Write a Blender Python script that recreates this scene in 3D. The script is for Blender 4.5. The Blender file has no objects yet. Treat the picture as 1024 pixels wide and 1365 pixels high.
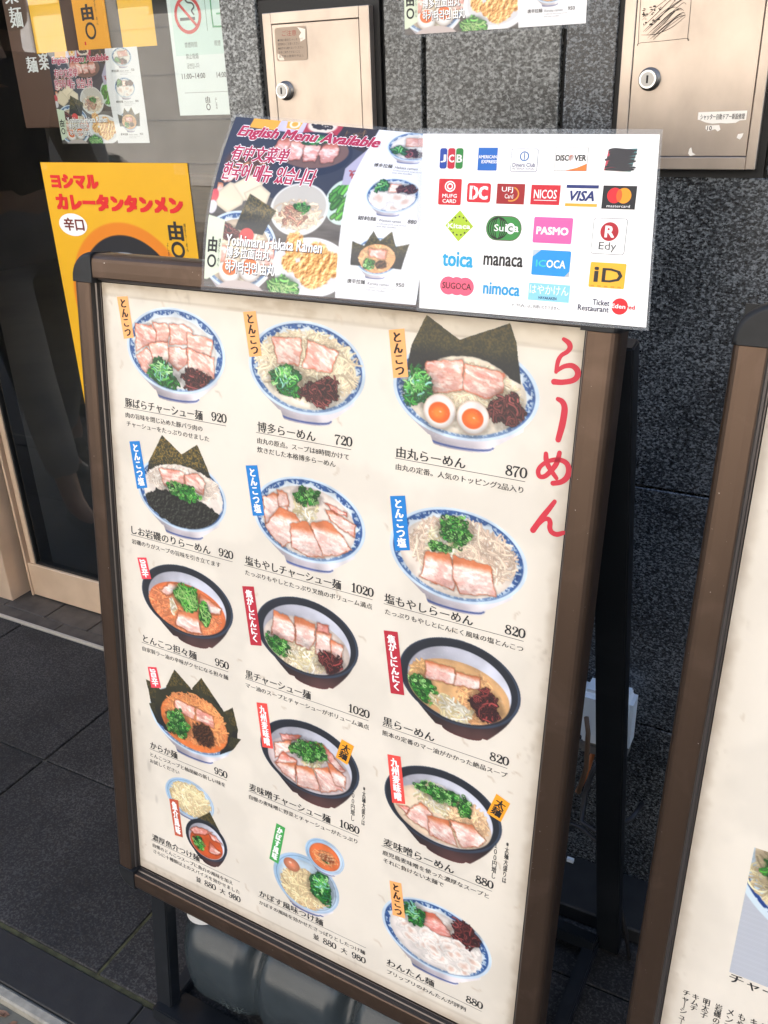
import bpy, bmesh, math, random
import numpy as np
from mathutils import Vector, Matrix, Quaternion

scene = bpy.context.scene
COL = scene.collection
# ------------------------------------------------------------------ camera
cam_d = bpy.data.cameras.new("camera"); cam = bpy.data.objects.new("camera", cam_d); COL.objects.link(cam)
cam_d.sensor_fit = 'VERTICAL'; cam_d.sensor_height = 36.0; cam_d.lens = 36.0*1190.91/1365
cam_d.clip_start = .01; cam_d.clip_end = 400
_R = Matrix(((0.88254925, 0.46901364, -0.03366051), (0.17504899, -0.39414351, -0.90222433), (-0.43642259, 0.79036517, -0.42995142)))
_B = Matrix((_R[0], -_R[1], -_R[2])).transposed()
cam.matrix_world = _B.to_4x4()
scene.camera = cam
# ------------------------------------------------------------------ sky and sun
world = bpy.data.worlds.new("World"); scene.world = world; world.use_nodes = True
wn = world.node_tree; bg = wn.nodes["Background"]
sky = wn.nodes.new("ShaderNodeTexSky"); sky.sky_type = 'NISHITA'; sky.sun_disc = False
SUN_EL, SUN_AZ = math.radians(47), math.radians(22)      # the sun stands behind the shop, so the shop front is in open shade
sky.sun_elevation = SUN_EL; sky.sun_rotation = SUN_AZ; sky.dust_density = 2.2
wn.links.new(sky.outputs[0], bg.inputs[0]); bg.inputs[1].default_value = .15
sd = bpy.data.lights.new("sun", 'SUN'); sd.energy = 5.0; sd.angle = math.radians(.53); sd.color = (1, .95, .88)
so = bpy.data.objects.new("sun", sd); COL.objects.link(so)
_sdir = Vector((math.sin(SUN_AZ)*math.cos(SUN_EL), math.cos(SUN_AZ)*math.cos(SUN_EL), math.sin(SUN_EL)))
so.rotation_euler = _sdir.to_track_quat('Z', 'Y').to_euler(); so.location = (0, 0, 12)
scene.view_settings.view_transform = 'Standard'; scene.view_settings.look = 'None'
scene.view_settings.gamma = 1; scene.view_settings.exposure = 1.9
scene.view_settings.use_curve_mapping = False
scene.cycles.max_bounces = 8; scene.cycles.transparent_max_bounces = 12
# ---------------------------------------------------------------- print painter (numpy)
_NT = {}
def noise(x, y, seed=0):
    """smooth value noise"""
    if seed not in _NT:
        _NT[seed] = np.random.RandomState(seed + 11).rand(64, 64)
    t = _NT[seed]
    xi = np.floor(x).astype(int); yi = np.floor(y).astype(int)
    fx = x - xi; fy = y - yi
    fx = fx*fx*(3-2*fx); fy = fy*fy*(3-2*fy)
    a = t[yi & 63, xi & 63]; b = t[yi & 63, (xi+1) & 63]
    c = t[(yi+1) & 63, xi & 63]; d = t[(yi+1) & 63, (xi+1) & 63]
    return (a*(1-fx)+b*fx)*(1-fy) + (c*(1-fx)+d*fx)*fy
def fbm(x, y, s, seed=0, n=3):
    v = 0; a = .5; tot = 0
    for k in range(n):
        v = v + a*noise(x/s*2**k, y/s*2**k, seed+k); tot += a; a *= .5
    return v/tot
def sst(a, b, x):
    t = np.clip((x-a)/(b-a), 0, 1); return t*t*(3-2*t)
def col(*c): return np.array(c, float)
def poly_sd(X, Y, pts):
    """signed distance to a polygon, negative inside"""
    pts = np.array(pts, float); n = len(pts)
    d = np.full(X.shape, 1e9); s = np.ones(X.shape)
    j = n-1
    for i in range(n):
        e = pts[j]-pts[i]; wx = X-pts[i, 0]; wy = Y-pts[i, 1]
        t = np.clip((wx*e[0]+wy*e[1])/(e@e+1e-9), 0, 1)
        bx = wx-e[0]*t; by = wy-e[1]*t
        d = np.minimum(d, bx*bx+by*by)
        c1 = Y >= pts[i, 1]; c2 = Y < pts[j, 1]; c3 = e[0]*wy > e[1]*wx
        s = np.where((c1 & c2 & c3) | (~c1 & ~c2 & ~c3), -s, s)
        j = i
    return s*np.sqrt(d)
class Canvas:
    def __init__(s, u0, v0, w, h, res=.4, bg=(.955, .925, .87)):
        s.u0, s.v0, s.res = u0, v0, res
        s.nx = int(round(w/res/2))*2; s.ny = int(round(h/res/2))*2
        x = u0+(np.arange(s.nx)+.5)*res; y = v0+(np.arange(s.ny)+.5)*res
        s.X, s.Y = np.meshgrid(x, y)
        s.C = np.zeros((s.ny, s.nx, 3))+np.array(bg); s.A = np.zeros((s.ny, s.nx))
        s.rng = np.random.RandomState(int(abs(u0*7+v0*13)) % 9999)
        s.clip = None
    def put(s, m, c, a=True):
        if s.clip is not None: m = m*s.clip
        m3 = m[..., None]
        s.C[...] = s.C*(1-m3)+np.broadcast_to(c, s.C.shape)*m3
        if a: s.A[...] = np.maximum(s.A, m)
    def sub(s, x0, y0, x1, y1):
        i0 = max(int((x0-s.u0)/s.res), 0); i1 = min(int((x1-s.u0)/s.res)+1, s.nx)
        j0 = max(int((y0-s.v0)/s.res), 0); j1 = min(int((y1-s.v0)/s.res)+1, s.ny)
        o = Canvas.__new__(Canvas); o.res = s.res; o.rng = s.rng
        o.u0 = s.u0+i0*s.res; o.v0 = s.v0+j0*s.res; o.nx = i1-i0; o.ny = j1-j0
        o.X = s.X[j0:j1, i0:i1]; o.Y = s.Y[j0:j1, i0:i1]; o.C = s.C[j0:j1, i0:i1]; o.A = s.A[j0:j1, i0:i1]
        o.clip = None if s.clip is None else s.clip[j0:j1, i0:i1]
        return o
    def ell(s, cx, cy, a, b):
        return np.sqrt(((s.X-cx)/a)**2+((s.Y-cy)/b)**2)
    def emask(s, cx, cy, a, b, soft=.5):
        r = s.ell(cx, cy, a, b); return sst(soft, -soft, (r-1)*min(a, b))
    def warp(s, amp, sc, seed):
        return amp*(fbm(s.X, s.Y, sc, seed)-.5), amp*(fbm(s.X, s.Y, sc, seed+7)-.5)
    def relief(s, sc, seed, n=3):
        h = fbm(s.X, s.Y, sc, seed, n)
        gy, gx = np.gradient(h, s.res); return h, (gx+gy)*sc
    # -- strands: little curved strips with a lit middle
    def strand(s, P, w, c, lo=.55, hi=1.15):
        P = np.array(P, float); m = w*1.5+s.res
        i0 = max(int((P[:, 0].min()-m-s.u0)/s.res), 0); i1 = min(int((P[:, 0].max()+m-s.u0)/s.res)+1, s.nx)
        j0 = max(int((P[:, 1].min()-m-s.v0)/s.res), 0); j1 = min(int((P[:, 1].max()+m-s.v0)/s.res)+1, s.ny)
        if i1 <= i0 or j1 <= j0: return
        X = s.X[j0:j1, i0:i1]; Y = s.Y[j0:j1, i0:i1]; d = np.full(X.shape, 1e9)
        for k in range(len(P)-1):
            e = P[k+1]-P[k]; wx = X-P[k, 0]; wy = Y-P[k, 1]
            t = np.clip((wx*e[0]+wy*e[1])/(e@e+1e-9), 0, 1)
            d = np.minimum(d, np.hypot(wx-e[0]*t, wy-e[1]*t))
        m = sst(w*.5+s.res*.7, w*.5-s.res*.3, d)
        if s.clip is not None: m = m*s.clip[j0:j1, i0:i1]
        sh = lo+(hi-lo)*sst(w*.6, 0, d)
        cc = np.clip(np.array(c)*sh[..., None], 0, 1); m = m[..., None]
        s.C[j0:j1, i0:i1] = s.C[j0:j1, i0:i1]*(1-m)+cc*m
        s.A[j0:j1, i0:i1] = np.maximum(s.A[j0:j1, i0:i1], m[..., 0])
    def tangle(s, cx, cy, rx, ry, n, L, w, cols, curl=1.2, lo=.55, hi=1.15, ang=None, spread=3.14, even=False):
        r = s.rng; ph = cx*.37+cy*.11
        lim = lambda t: 1.0 if even else .86+.16*math.sin(2*t+ph)+.12*math.sin(3*t+ph*2.3)+.10*math.sin(5*t+ph*1.7)
        for k in range(n):
            th = r.rand()*6.283; q = np.sqrt(r.rand())*.95*lim(th)
            x = cx+rx*q*np.cos(th); y = cy+ry*q*np.sin(th)
            a = (r.rand()*6.283 if ang is None else ang+(r.rand()-.5)*spread); P = [(x, y)]
            c0 = (r.rand()-.5)*curl
            for i in range(6):
                a += c0*.8+(r.rand()-.5)*curl*.4
                x += np.cos(a)*L/6; y += np.sin(a)*L/6*.85
                if np.hypot((x-cx)/rx, (y-cy)/ry) > 1.12*lim(math.atan2((y-cy)/ry, (x-cx)/rx)): break
                P.append((x, y))
            if len(P) < 2: continue
            c = np.array(cols[r.randint(len(cols))])*(.82+.36*r.rand())
            s.strand(P, w*(.8+.4*r.rand()), c, lo, hi)
    def shadow(s, cx, cy, rx, ry, k=.45):
        m = sst(1.25, .85, s.ell(cx, cy, rx, ry)+.25*(fbm(s.X, s.Y, 4, 5)-.5))*k
        s.put(m, s.C*.35, False)
    def blob(s, cx, cy, rx, ry, c):
        t = np.arctan2((s.Y-cy)/ry, (s.X-cx)/rx); ph = cx*.37+cy*.11
        L = .90+.16*np.sin(2*t+ph)+.12*np.sin(3*t+ph*2.3)+.10*np.sin(5*t+ph*1.7)+.35*(fbm(s.X, s.Y, 4, 17)-.5)
        s.put(sst(.06, -.06, s.ell(cx, cy, rx, ry)-L), c)
    # -- ingredients
    def pork(s, pts, tone='pink'):
        wx, wy = s.warp(3.6, 5, 21+int(pts[0][0]) % 9); d = poly_sd(s.X+wx, s.Y+wy, pts)
        s.put(sst(2.2, .2, d)*.45, s.C*.45, False)
        P = np.array(pts); c = P.mean(0); a = s.rng.rand()*.8-.2
        base, fat, edge = dict(pink=((.92, .71, .65), (1., .91, .86), (.80, .44, .32)), roast=((.95, .83, .79), (1., .94, .91), (.66, .33, .19)),
                               red=((.93, .66, .62), (.98, .88, .85), (.60, .26, .18)))[tone]
        xr = (s.X-c[0])*np.cos(a)+(s.Y-c[1])*np.sin(a); yr = -(s.X-c[0])*np.sin(a)+(s.Y-c[1])*np.cos(a)
        st = fbm(xr*.35+s.rng.rand()*40, yr+s.rng.rand()*40, 3.2, 31, 3)
        C = col(*base)+(col(*fat)-col(*base))*sst(.42, .62, st)[..., None]
        fl = sst(.66, .76, fbm(xr, yr, 1.6, 41, 2)); C = C*(1-.10*fl[..., None])
        v = s.rng.rand(3); lean = sst(.40, .62, fbm(xr*.5+v[0]*50, yr*1.3+v[1]*50, 5, 37, 3))
        C = C+(col(.80, .46, .42)-C)*(lean*(.15+.30*v[2]))[..., None]
        C = C*(.93+.12*v[1])*(1+.10*(fbm(s.X, s.Y, 1.1, 43, 2)-.5))[..., None]
        gl = sst(.66, .80, fbm(xr+v[0]*30, yr*2+9, 6, 47, 3)); C = C+(1-C)*(gl*.5)[..., None]
        C = C*(1.05-.05*(s.Y-c[1])/6)[..., None]
        ed = sst(-1.9, -.1, d+1.2*(fbm(s.X, s.Y, 2.5, 51)-.5)); e2 = ed*(.55+.45*sst(.3, .6, fbm(s.X, s.Y, 6, 61)))
        C = C+(col(*edge)-C)*e2[..., None]
        if tone != 'pink':
            top = sst(3.5, -5.5, (s.Y-c[1])+ (P[:, 1].max()-c[1])*.45 + 4*(fbm(s.X, s.Y, 6, 71)-.5))*.9
            C = C+((col(.80, .45, .28) if tone == 'roast' else col(.74, .38, .28))-C)*top[..., None]
        s.put(sst(.4, -.4, d), np.clip(C, 0, 1))
    def shred(s, cx, cy, rx, ry):
        s.shadow(cx, cy, rx*1.05, ry*1.05)
        s.blob(cx, cy, rx*.80, ry*.80, col(.05, .20, .08))
        n = int(rx*ry*.9)
        s.tangle(cx, cy, rx, ry, n*3//4, 12, 1.9, [(.06, .28, .10), (.12, .42, .15), (.20, .52, .20), (.08, .36, .20), (.16, .46, .30)], 1.3, .45, 1.25)
        s.tangle(cx-rx*.1, cy-ry*.2, rx*.8, ry*.7, n//7, 10, 1.5, [(.40, .70, .34), (.62, .84, .55), (.28, .60, .28), (.50, .72, .66)], 1.3, .7, 1.3)
    def rings(s, cx, cy, rx, ry):
        s.shadow(cx, cy, rx, ry); r = s.rng
        s.blob(cx, cy, rx*.80, ry*.80, col(.07, .26, .09))
        for k in range(int(rx*ry*.55)+8):
            th = r.rand()*6.283; q = r.rand()**.55*(.9+.2*math.sin(2*th+cx)+.14*math.sin(5*th+cy)); x = cx+rx*q*np.cos(th); y = cy+ry*q*np.sin(th)
            g = [(.12, .40, .14), (.20, .53, .20), (.40, .68, .30), (.07, .28, .11), (.55, .78, .46)][r.randint(5)]
            a = r.rand()*6.28; R = 1.2+1.1*r.rand()
            P = [(x+R*np.cos(a+t), y+R*.75*np.sin(a+t)) for t in np.linspace(0, 4+2*r.rand(), 7)]
            s.strand(P, 1.3, np.array(g)*(.65+.6*r.rand()), .5, 1.3)
    def kik(s, cx, cy, rx, ry, red=0.):
        s.shadow(cx, cy, rx, ry)
        s.blob(cx, cy, rx*.78, ry*.78, col(.12, .055, .065))
        cc = [(.27, .12, .13), (.36, .17, .17), (.20, .09, .11), (.44+red*.1, .22, .22)]
        s.tangle(cx, cy, rx, ry, int(rx*ry*.30)+8, 17, 2.2, cc, 1.9, .25, 1.5)
    def noodles(s, cx, cy, rx, ry, c=(.95, .87, .74), n=None, ang=None, L=34, w=1.7):
        s.tangle(cx, cy, rx, ry, n or int(rx*ry*.26), L, w, [c, tuple(np.array(c)*.95), tuple(np.minimum(np.array(c)*1.06, 1))], 1.3, .80, 1.08, ang, 1.4, even=True)
    def sprouts(s, cx, cy, rx, ry, n=None):
        s.tangle(cx, cy, rx, ry, n or int(rx*ry*.25)+8, 17, 1.9, [(.93, .88, .76), (.97, .94, .86), (.90, .84, .66)], .8, .84, 1.06)
    def leafy(s, cx, cy, rx, ry, a=.8):
        s.shadow(cx, cy, rx, ry)
        s.put(s.emask(cx, cy, rx*.8, ry*.8, 3), col(.10, .32, .10))
        s.tangle(cx, cy, rx, ry, int(rx*ry*.5)+10, 12, 2.6, [(.16, .48, .16), (.30, .62, .22), (.10, .36, .12), (.42, .72, .32)], 1., .6, 1.2, a, 2.4)
        s.tangle(cx, cy, rx, ry, int(rx*ry*.1)+4, 14, .8, [(.72, .86, .55), (.60, .80, .45)], .8, .8, 1.1, a, 1.5)
    def mince(s, cx, cy, rx, ry, base=(.16, .10, .07), hi=(.45, .28, .18)):
        h, g = s.relief(2.2, 81); m = sst(1.05, .8, s.ell(cx, cy, rx, ry)+.5*(fbm(s.X, s.Y, 3.5, 91)-.5))
        C = col(*base)+(col(*hi)-col(*base))*np.clip(.25-g*1.1, 0, 1)[..., None]
        s.put(m, C)
    def weed(s, pts):
        h, g = s.relief(3, 101, 4); wx, wy = s.warp(5, 5, 111); d = poly_sd(s.X+wx, s.Y+wy, pts)
        C = col(.07, .08, .07)+(col(.33, .33, .31)-col(.07, .08, .07))*np.clip(.15-g*1.0, 0, 1)[..., None]
        s.put(sst(.6, -.6, d), C)
    def nori(s, pts, gold=.5):
        wx, wy = s.warp(.8, 4, 121); d = poly_sd(s.X+wx, s.Y+wy, pts)
        sp = fbm(s.X, s.Y, 1.3, 131, 2); vy = (s.Y-min(p[1] for p in pts))/(max(p[1] for p in pts)-min(p[1] for p in pts)+1e-6)
        C = col(.20, .20, .14)+(col(.52, .43, .20)-col(.20, .20, .14))*(sst(.35, .8, sp)*gold)[..., None]
        C = C*(1-.75*sst(.42, .75, vy))[..., None]+col(.04, .06, .09)*sst(.42, .75, vy)[..., None]
        s.put(sst(.4, -.4, d), C)
    def egg(s, cx, cy, rx, ry, yx, yy):
        s.shadow(cx, cy+1.5, rx*1.08, ry*1.05, .4)
        r = s.ell(cx, cy, rx, ry); C = col(.99, .97, .95)*(1-.25*sst(.55, 1., r)*sst(-.6, .8, (s.Y-cy)/ry))[..., None]
        C = C*(1-sst(.86, 1, r)[..., None]*.2*col(.3, .7, 1)); s.put(s.emask(cx, cy, rx, ry, .4), C)
        r = s.ell(yx, yy, rx*.66, ry*.6); C = col(.95, .40, .12)+(col(1., .55, .22)-col(.95, .40, .12))*sst(.9, .2, r)[..., None]
        s.put(sst(.06, -.04, r-1), C); s.put(s.emask(yx+1.2, yy-1, 1.1, .5, .4), col(1, .93, .82), False)
    def wonton(s, cx, cy, rx, ry):
        r = s.rng; N = int(rx*ry/42)+3
        for k in range(N):
            q = r.rand()**.5*.8; th = r.rand()*6.283; x = cx+rx*q*np.cos(th); y = cy+ry*q*np.sin(th); a = 8+5*r.rand(); b = 5+3*r.rand(); an = (r.rand()-.5)*1.5
            dx = (s.X-x)*np.cos(an)+(s.Y-y)*np.sin(an); dy = -(s.X-x)*np.sin(an)+(s.Y-y)*np.cos(an)
            rr = np.sqrt((dx/a)**2+(dy/b)**2)+.7*(fbm(s.X+k*9, s.Y, 5, 141)-.5)
            fold = sst(.62, .75, fbm(dx*.5+k*7, dy, 2.5, 145, 2))
            meat = sst(.75, .05, rr+.25*(fbm(s.X, s.Y+k*5, 3, 147)-.5))
            C = col(.98, .955, .93)-(col(.98, .955, .93)-col(.83, .66, .58))*(meat*.62)[..., None]
            C = C*(1-.07*fold-.13*sst(.85, 1.02, rr))[..., None]
            s.put(sst(1.04, .96, rr), np.clip(C, 0, 1))
    # -- bowls
    def bowl(s, cx, cy, a, b, kind, soup=(.96, .93, .88), foot=None, soupr=.84, dy=.03):
        X, Y = s.X, s.Y; r = s.ell(cx, cy, a, b)
        nx, ny = (X-cx)/a, (Y-cy)/b
        if kind in ('blue', 'pale'):
            fr, fb = (.42, 1.23) if kind == 'blue' else (.40, 1.12)
            if foot != 0:
                lw = np.where(ny < 1.0, .93-(ny-.5)*.9, .44-(ny-1.05)*.3)
                d = np.maximum(np.abs(nx-.03)-np.sqrt(np.clip(lw, .01, 2)**2), 0)
                bot = fb-.10*(1-np.sqrt(np.clip(1-(nx/.44)**2, 0, 1)))
                m = sst(.02, -.01, np.abs(nx-.03)-np.clip(lw, .3, .8))*sst(.01, -.01, ny-bot)*sst(.3, .35, ny)
                C = col(.86, .83, .86)*(1-.22*sst(.0, .5, -nx)[..., None]*1)*(1-.12*sst(.95, 1.1, ny))[..., None]
                C = C+(col(.94, .92, .93)-C)*sst(.15, .4, nx)[..., None]
                st = sst(.03, .015, np.abs(ny-(bot-.055)))
                C = C+(col(.22, .30, .55)-C)*st[..., None]*.85
                s.put(m, np.clip(C, 0, 1))
            s.put(sst(1.015, .99, r), col(.83, .90, .96) if kind == 'blue' else col(.70, .80, .90))
            inn = sst(.955, .94, r)
            C = col(.80, .86, .90)+(col(.93, .95, .96)-col(.80, .86, .90))*sst(.95, .7, r)[..., None]
            if kind == 'pale': C = col(.66, .79, .90)+(col(.80, .88, .95)-col(.66, .79, .90))*sst(-.4, .6, nx)[..., None]
            s.put(inn, C)
            th = np.arctan2(ny, nx)
            if kind == 'blue':
                k = 13; sc = np.abs(np.sin(th*k*.5+.4))**.6
                rin = .80-(.06)*(1-sc)+.07*(1-sc)
                lob = .925-.105*sc
                band = sst(.01, -.01, lob-r)*sst(.962, .95, r)
                hole = sst(.56, .62, fbm(X, Y, 2.0, 151, 2))*sst(.955, .90, r)
                rim = sst(.012, .0, np.abs(r-.95))
                B = np.clip(band*(1-.8*hole)+rim*.8, 0, 1)*(1-.45*sst(.3, .9, ny))
                blue = col(.10, .24, .46)+(col(.25, .42, .66)-col(.10, .24, .46))*fbm(X, Y, 3, 161)[..., None]
                s.put(B*inn, blue)
            else:
                s.put(sst(.012, .003, np.abs(r-.90))*.7, col(.30, .38, .52))
        else:
            fb = 1.27
            ly = np.clip((ny-.2)/(fb-.2), 0, 1)
            half = .94-.62*ly**1.5
            bot = fb-.13*(1-np.sqrt(np.clip(1-((nx-.12)/.34)**2, 0, 1)))
            m = sst(.015, -.015, np.abs(nx-.12*ly)-half)*sst(.01, -.01, ny-bot)*sst(.15, .2, ny)
            C = col(.16, .13, .14)+(col(.40, .27, .26)-col(.16, .13, .14))*(sst(.55, 1.2, ny)*sst(-.6, .3, nx)*.75)[..., None]
            C = C+(col(.42, .16, .15)-C)*(sst(.05, .0, bot-ny)*.6)[..., None]
            s.put(m, C)
            C = col(.13, .15, .19)+(col(.25, .31, .40)-col(.13, .15, .19))*sst(.95, 1., r)[..., None]*.7
            C = C+(col(.34, .40, .50)-C)*(sst(.02, .0, np.abs(r-.965))*sst(0, .8, nx+ny*.5))[..., None]*.6
            s.put(sst(1.01, .99, r), C)
            r2 = s.ell(cx+a*.005, cy+b*.06, a*.85, b*.86)
            C = col(.66, .66, .70)+(col(.87, .88, .93)-col(.66, .66, .70))*sst(-.7, .5, (X-cx)/a)[..., None]
            s.put(sst(1.01, .99, r2), C)
            dy = max(dy, .20)
        s.clip = None
        rs = s.ell(cx, cy+b*dy, a*soupr, b*(soupr if kind != 'black' else .70))
        if kind != 'black': rs = s.ell(cx, cy+b*dy+b*.02, a*soupr, b*soupr)
        m = sst(1.01, .985, rs); c = col(*soup)
        C = c*(.94+.12*fbm(X, Y, 7, 171))[..., None]*(1-.10*sst(.85, 1, rs))[..., None]
        s.put(m, np.clip(C, 0, 1))
        return m
def finish(c):
    g = fbm(c.X, c.Y, 16, 191, 2)-.5; c.C[...] = np.clip(c.C*(1+.22*g)[..., None], 0, 1)
    k = sst(.74, .80, fbm(c.X, c.Y*1.6, 2.6, 193, 2))*.13; c.C[...] = c.C+(1-c.C)*(k*sst(.25, .5, c.C.mean(-1)))[..., None]
    L = c.C.mean(-1, keepdims=True); c.C[...] = np.clip(L+(c.C-L)*1.08, 0, 1)
def paint_dish(D):
    cx, cy, a, b = D['e']; top = min([cy-b-4]+[p[1]-3 for o in D['ops'] if o[0] == 'nori' for p in o[1]])
    xs = [p[0] for o in D['ops'] if o[0] == 'nori' for p in o[1]]
    x0 = min([cx-a-4]+[x-3 for x in xs]); x1 = max([cx+a+4]+[x+3 for x in xs]); y1 = cy+b*1.32+3
    if 'e2' in D:
        q = D['e2']; x0 = min(x0, q[0]-q[2]-3); x1 = max(x1, q[0]+q[2]+3); top = min(top, q[1]-q[3]-3); y1 = max(y1, q[1]+q[3]*1.2+3)
    c = Canvas(x0, top, x1-x0, y1-top, .4)
    run_ops(c, D); finish(c); return c
def opbox(o, m=3):
    if o[0] in ('pork', 'weed', 'nori'):
        q = np.array(o[1]); return q[:, 0].min()-m, q[:, 1].min()-m, q[:, 0].max()+m, q[:, 1].max()+m
    q = o[1]; k = 1.35
    return q[0]-q[2]*k-m, q[1]-q[3]*k-m, q[0]+q[2]*k+m, q[1]+q[3]*k+m
def run_ops(c, D, bowl=True):
    if bowl:
        cx, cy, a, b = D['e']
        c.bowl(cx, cy, a, b, D['kind'], D.get('soup', (.96, .93, .88)), soupr=D.get('sr', .84))
        rim = .90 if D['kind'] != 'black' else .85
        base = sst(1.02, .98, c.ell(cx, cy+b*(.03 if rim > .86 else .07), a*rim, b*rim))
        up = sst(2, 0, c.Y-cy)
        base = np.maximum(base, up*sst(1.1, 1.05, c.ell(cx, cy, a*.9, b*1.1)))
    else: base = None
    for o in D['ops']:
        n = o[0]; c.clip = None
        if n == 'bowl2':
            c.bowl(*o[1], o[2], o[3], soupr=.78); q = o[1]; base = sst(1.02, .98, c.ell(q[0], q[1]+q[3]*.05, q[2]*.84, q[3]*.84)); continue
        if n in ('noodles', 'sprouts', 'kik', 'shred', 'rings', 'leafy', 'wonton', 'weed'): c.clip = base
        w = c.sub(*opbox(o))
        if n == 'nori': w.nori(o[1], o[2] if len(o) > 2 else .5); continue
        if n == 'resoup':
            q = o[1]; m = sst(1.02, .98, w.ell(*q)+.05*(fbm(w.X, w.Y, 5, 5)-.5)); w.put(m, col(*o[2])*(.92+.14*fbm(w.X, w.Y, 5, 7))[..., None]); continue
        if n == 'egg2':
            q = o[1]; rr = w.ell(*q); w.put(sst(1.04, .96, rr), col(.86, .55, .42)*(1.12-.35*rr)[..., None]); w.put(w.emask(q[0]-2, q[1]-2.5, 2, 1.3, .8), col(.98, .85, .78)); continue
        if n in ('pork', 'weed'): getattr(w, n)(*o[1:]); continue
        getattr(w, n)(*o[1], *o[2:])
    c.clip = None
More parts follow.
